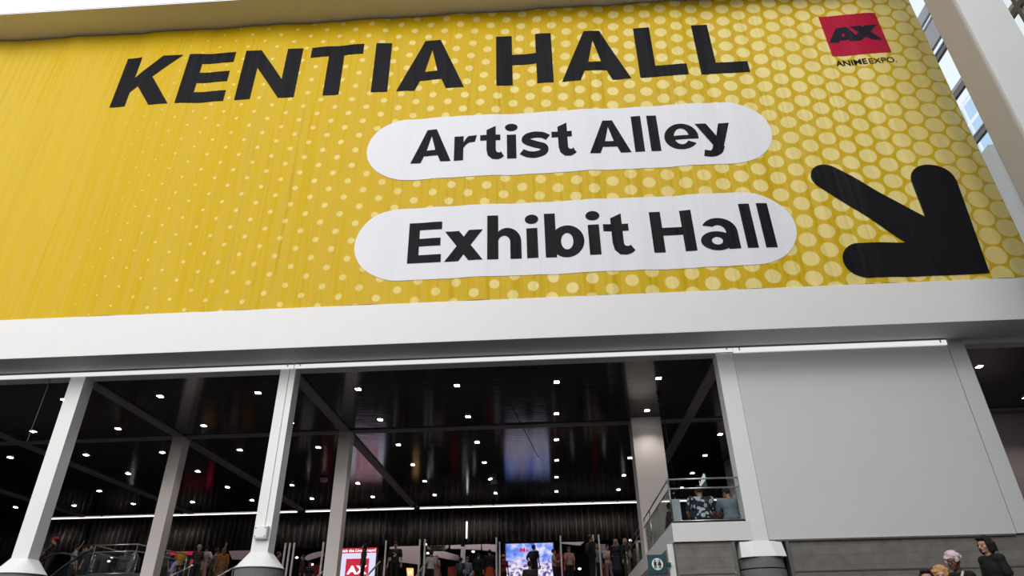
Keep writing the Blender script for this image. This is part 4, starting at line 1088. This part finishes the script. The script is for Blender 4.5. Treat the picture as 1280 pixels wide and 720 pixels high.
def rider(label, x, y, h, Y, **kw):
    """someone on the stairs; feet on the tread at distance Y"""
    X_, z = px(x, y, Y); i_ = int((27-Y)/run); zb = UP-rise*(i_+1)
    return person(label, X_, Y, zb, h=(z-zb)/.985 if 1.4 < (z-zb)/.985 < 1.95 else h, **kw)
B_ = pi     # turned away from the viewer
walker('person in grey t-shirt and pale shorts seen from behind near the magenta counter', 259, 682, 1.78, rz=B_, top=(165, 160, 158), legs=(170, 140, 138), shorts=True, arm=('fold', 'hip'))
walker('person in yellow patterned top seen from behind at the magenta counter', 229, 682, 1.72, rz=B_, top=(190, 140, 25), legs=(50, 25, 35), arm=('phone', 'phone'), hairstyle='messy')
walker('person with grey curly hair beside the grey t-shirt wearer', 250, 682, 1.72, rz=.9, top=(45, 40, 42), hair=(140, 130, 130), hairstyle='curly')
walker('person in lilac and white shirt bending by the steel column', 218, 694, 1.60, rz=2.2, top=(185, 165, 200), legs=(95, 95, 90), pose='lean')
walker('person in dark green clothes half hidden behind the steel column', 211, 685, 1.66, rz=2.6, top=(60, 75, 68), legs=(30, 40, 36))
walker('person with long brown hair and amber robe near the rose booth wall', 281, 685, 1.68, rz=-2.4, top=(150, 95, 45), legs=(110, 70, 40), hair=(110, 75, 45), hairstyle='long', skirt=True, sleeves='long')
walker('person in olive jacket raising an arm beside the amber robe', 272, 686, 1.68, Yf=30.4, rz=2.8, top=(70, 68, 62), legs=(60, 60, 55), sleeves='long', arm=('down', 'raise'))
walker('person in red and black coat past the clustered security pillars', 379, 694, 1.62, rz=-1.2, top=(70, 18, 24), legs=(20, 18, 20), sleeves='long')
walker('person in black with a side bag under the arched banner', 388, 703, 1.5, rz=.6, top=(28, 26, 30), legs=(24, 24, 26))
walker('person in dark red coat just past the concrete drum', 349, 690, 1.6, Yf=31.2, rz=2.0, top=(60, 12, 18), hair=(60, 50, 50))
walker('person in black and white striped jacket in front of the red-header screen', 456, 680, 1.76, rz=-1.4, top=(46, 46, 46), pattern='camo', legs=(16, 16, 18), hairstyle='long', sleeves='long')
walker('tall person in black shirt with white print by the booth wall', 495, 678.5, 1.80, rz=.1, top=(14, 14, 16), legs=(12, 12, 14), extra='graphic', build=1.12, hat='cap')
walker('person in dark mottled coat standing low beside the tall man in black', 481, 700, 1.5, rz=2.6, top=(60, 34, 38), legs=(30, 24, 28), hair=(80, 30, 30), hairstyle='long', sleeves='long')
walker('person in white t-shirt seen from behind by the first lamp post', 539, 689.5, 1.62, rz=B_+.3, top=(200, 190, 190), legs=(18, 18, 20), arm=('down', 'down'), hairstyle='curly')
walker('person in pale pink dress next to the white-shirted visitor', 546, 694, 1.58, rz=2.5, top=(160, 130, 130), legs=(160, 130, 130), skirt=True, hair=(190, 160, 150), hairstyle='long')
walker('person with camouflage backpack seen from behind by the cream post', 576, 698, 1.5, rz=B_, top=(48, 52, 54), legs=(30, 30, 36), bag='camo', hairstyle='curly')
walker('person in pale cap and blue top behind the camouflage backpack', 584, 697, 1.52, Yf=33.6, rz=-2.6, top=(110, 125, 150), legs=(40, 40, 60), hat='beanie', hairstyle=None)
walker('tall person in black cloak with orange lining under the faint-worded banner', 612, 687.5, 1.66, rz=B_+.2, top=(12, 12, 14), legs=(170, 60, 20), skirt=True, sleeves='long', build=1.15)
walker('person in black with folded arms between the cloak and the cream post', 598, 692, 1.6, rz=2.9, top=(16, 18, 20), legs=(14, 14, 16), sleeves='long')
walker('person in yellow straw hat and dark red shirt beside the sky-blue screen', 629, 695, 1.55, rz=B_, top=(110, 20, 30), legs=(60, 20, 24), hat='straw')
walker('person in black outlined against the bright sky-blue screen', 667, 681.5, 1.74, rz=B_-.5, top=(10, 10, 12), legs=(10, 10, 12), arm=('hip', 'down'), bag='black')
rider('person in black t-shirt with small white print standing low before the screen', 662, 702, 1.7, 24.0, rz=B_, top=(16, 16, 20), legs=(18, 18, 22), hairstyle='short', hair=(20, 18, 20), bag=None)
walker('person in pale shirt leaning beside the red-shirted visitor', 692, 687, 1.6, rz=1.5, top=(170, 155, 155), legs=(24, 22, 24), arm=('phone', 'fold'), hair=(70, 24, 24))
walker('person in plain bright red shirt right of the sky-blue screen', 700, 685, 1.68, Yf=32.7, rz=B_, top=(130, 8, 14), legs=(50, 10, 14), hair=(30, 18, 18), build=1.15)
walker('person with grey beanie and pale pink vest beyond the red shirt', 711, 684.5, 1.64, rz=B_+.5, top=(175, 140, 140), legs=(20, 18, 20), hat='beanie', hairstyle=None)
walker('tall person with red patterned backpack beside the wedge banner', 738, 669, 1.86, rz=2.0, top=(18, 16, 20), legs=(16, 14, 16), bag='redpattern', build=1.1, hair=(70, 45, 40), sleeves='long')
walker('person in light grey jacket between the twin security pillars', 745, 680, 1.70, rz=.6, top=(120, 125, 125), legs=(60, 60, 62), hair=(120, 110, 108), sleeves='long')
walker('person in white shirt with lanyard near the pier', 759, 681.5, 1.68, rz=.2, top=(200, 175, 175), legs=(150, 125, 125), extra='lanyard', arm=('fold', 'fold'))
walker('person in pale veil and navy dress near the pier', 769, 674.5, 1.76, rz=-.2, top=(18, 22, 44), legs=(16, 20, 42), hat='veil', hairstyle=None, skirt=True, sleeves='long')
walker('person in dark jacket with fair hair next to the veiled visitor', 781, 673.5, 1.76, rz=.7, top=(26, 28, 30), legs=(60, 40, 44), hair=(160, 140, 135), hairstyle='long', arm=('phone', 'down'), sleeves='long')
walker('person in dark green coat closest to the pier', 787, 677, 1.70, rz=-.6, top=(34, 46, 44), legs=(20, 26, 26), hair=(70, 60, 58), sleeves='long')
# riders near the outermost column
def free(label, x, y, Y, h, **kw):
    X_, z = px(x, y, Y); return person(label, X_, Y, z-h*.985, h=h, **kw)
struct('floor_gallery', B(-21.5, -14.95, 25.4, 27.0, 2.3, UP), M['dark_metal'])
def gallery(label, x, y, h, Yf=None, **kw):
    r_ = px(x, y, 1)[1]; Y = Yf or min(27.6, max(25.8, (UP+h*.985)/r_)); X_, z = px(x, y, Y)
    hh = (z-UP)/.985
    return person(label, X_, Y, UP, h=hh if .8*h < hh < 1.15*h else h, **kw)
gallery('person in red cap and black jacket behind the curved handrail', 70, 672.5, 1.72, rz=-1.2, top=(40, 34, 36), hat='redcap', arm=('rail', 'phone'), sleeves='long')
gallery('person in dark pink top at the edge of the outermost column', 59, 676, 1.66, Yf=27.4, rz=-1.0, top=(95, 60, 66), legs=(24, 26, 40), arm=('rail', 'rail'), sleeves='long')
gallery('person in pale grey top behind the escalator handrail', 97, 682, 1.6, rz=2.4, top=(150, 150, 152), legs=(30, 30, 36), arm=('raise', 'down'))
gallery('person in black holding a phone beyond the escalator handrail', 107, 683, 1.6, Yf=28.4, rz=1.6, top=(26, 26, 30), arm=('phone', 'down'))
gallery('person in dark clothes above the end of the escalator', 116, 681, 1.62, rz=0, top=(30, 28, 30))
walker('person in grey suit standing behind the glass box', 158.5, 687, 1.6, Yf=28.8, rz=0, top=(85, 88, 86), legs=(70, 72, 70), sleeves='long')
walker('person in striped grey coat behind the far end of the glass box', 170, 689, 1.6, Yf=30.0, rz=.4, top=(64, 64, 64), legs=(50, 50, 50), sleeves='long')
# balcony
def seated(label, x, y, Y, **kw):
    X_, z = px(x, y, Y); return person(label, X_, Y, 2.74, pose='floor', **kw)
seated('person in navy floral shirt sitting with their back to the balcony glass', 877, 622, 16.5, rz=B_+.12, pattern='floral', legs=(24, 24, 30), h=1.86, build=1.28, hair=(14, 12, 14), arm=('knee', 'knee'), hairstyle='short', fine=True)
seated('person in blue-grey t-shirt sitting hunched against the balcony glass', 911, 622, 16.66, rz=B_-.15, top=(118, 128, 138), legs=(30, 32, 40), h=1.80, build=1.22, arm=('knee', 'knee'), headturn=.7, headtilt=.25, fine=True)
seated('person in black sitting between the floral shirt and the blue-grey shirt', 897, 621, 18.5, rz=-.2, top=(20, 20, 34), h=1.75, hair=(10, 10, 12), arm=('knee', 'knee'), headtilt=.3)
person('person in dark hoodie touching their head at the inner balcony corner', *[px(829, 612, 18.2)[0], 18.2], 2.735, rz=1.2, pose='floor', h=1.72, top=(22, 22, 24), legs=(26, 26, 30), arm=('head', 'knee'), sleeves='long', fine=True)
# walkers on the raised walk before the stone wall
WALK = -.2
def near(label, x, y, Y, h, **kw):
    X_, z = px(x, y, Y); return person(label, X_, Y, WALK if abs(z-h*.985-WALK) < .12 else z-h*.985, h=h, fine=True, **kw)
def near_on(label, x, y, Y, h, **kw):
    X_, z = px(x, y, Y); zb = z-h*.985
    bm = bmesh.new(); box(bm, X_-.34, X_+.34, Y-.45, Y+.45, LOW, zb)
    return person(label, X_, Y, zb, h=h, fine=True, **kw), (X_, Y, zb)
pn = []
pn.append(near_on('person in black v-neck t-shirt with dark shaggy hair at the frame edge', 1229, 671.5, 10.0, 1.66, rz=-1.3, build=.8, top=(18, 18, 20), legs=(24, 24, 28), hairstyle='bob', hair=(16, 10, 12), sk='fair', headtilt=.12))
pn.append(near_on('person with pink and white hair, black top and white strap', 1190, 692.5, 9.7, 1.62, rz=-1.0, build=.85, top=(16, 16, 18), legs=(20, 20, 22), hairstyle='curly', hair=(235, 208, 216), sk='brown', extra='whitestrap', headtilt=.2))
pn.append(near_on('person with short blond hair beside the pink-haired visitor', 1174, 710.5, 9.6, 1.6, rz=-.6, top=(40, 36, 38), hairstyle='curly', hair=(205, 155, 100), sk='fair'))
pn.append(near_on('person in dark hood with pale fringe at the low end of the stairs', 1156, 713, 9.5, 1.58, rz=-.5, top=(30, 14, 20), hairstyle='bob', hair=(40, 14, 18), sk='fair', hat=None))
# the flight they stand on
bm = bmesh.new()
tops = sorted([(p[0], p[2]) for _, p in pn])
xs = [tops[0][0]-.6]+[(a[0]+b_[0])/2 for a, b_ in zip(tops[:-1], tops[1:])]+[tops[-1][0]+.8]
for i, (x_, z_) in enumerate(tops): box(bm, xs[i], xs[i+1], 9.0, 10.6, LOW, z_)
struct('floor_steps', bm, M['conc'])
# ------------------------------------------------------------------ rest of the atrium and added light-blocking walls (behind and beside the viewer)
struct('wall_behind', B(-45, 0, -24.3, -24, LOW, 8), M['atrium'])
struct('wall_behind_sunblock', B(0, 40, -24.3, -24, LOW, 31), M['atrium'])  # unseen, raised to cut the sun and grade the grey panel
struct('wall_atrium_left', B(-45.3, -45, -30, 16, LOW, 20), M['atrium'])

struct('wall_lightblock_right', B(13.5, 13.8, 1.9, 14.9, LOW, 8.3), M['atrium'])  # unseen, added to keep low sky light off the beam soffit
struct('wall_lightblock_far_right', B(40, 40.3, -24, 2, LOW, 20), M['atrium'])  # unseen, added to block horizon light from the open side
struct('wall_lightblock_return', B(13.8, 40, 1.9, 2.2, LOW, 20), M['atrium'])  # unseen, added to close the gap where side light came in

# lift the place so that the lower floor is at zero, then camera and light
for o in list(SC.objects):
    if o.parent is None: o.location.z += LIFT
cam = bpy.data.cameras.new('camera'); co = bpy.data.objects.new('camera', cam); COL.objects.link(co)
cam.sensor_width = 36; cam.lens = FPX/1280*36; cam.clip_end = 500; cam.clip_start = .05
co.matrix_world = Matrix.Translation((0, 0, LIFT)) @ CAMROT.to_4x4()
SC.camera = co
w = bpy.data.worlds.new('sky'); SC.world = w; w.use_nodes = True
bg = w.node_tree.nodes['Background']; bg.inputs[0].default_value = (.93, .96, 1.0, 1); bg.inputs[1].default_value = 1.08
sun = bpy.data.lights.new('sun', 'SUN'); sun.energy = 2.75; sun.angle = radians(50); sun.color = (1, .98, .95)
so = bpy.data.objects.new('sun', sun); COL.objects.link(so); so.rotation_euler = (radians(66), 0, radians(-4))
so.location = (0, 0, 30)
v = SC.view_settings; v.view_transform = 'Standard'; v.look = 'None'; v.gamma = 1; v.use_curve_mapping = False; v.exposure = 0
SC.cycles.use_denoising = True
SC.cycles.max_bounces = 6; SC.cycles.transparent_max_bounces = 12
SC.cycles.sample_clamp_indirect = 4
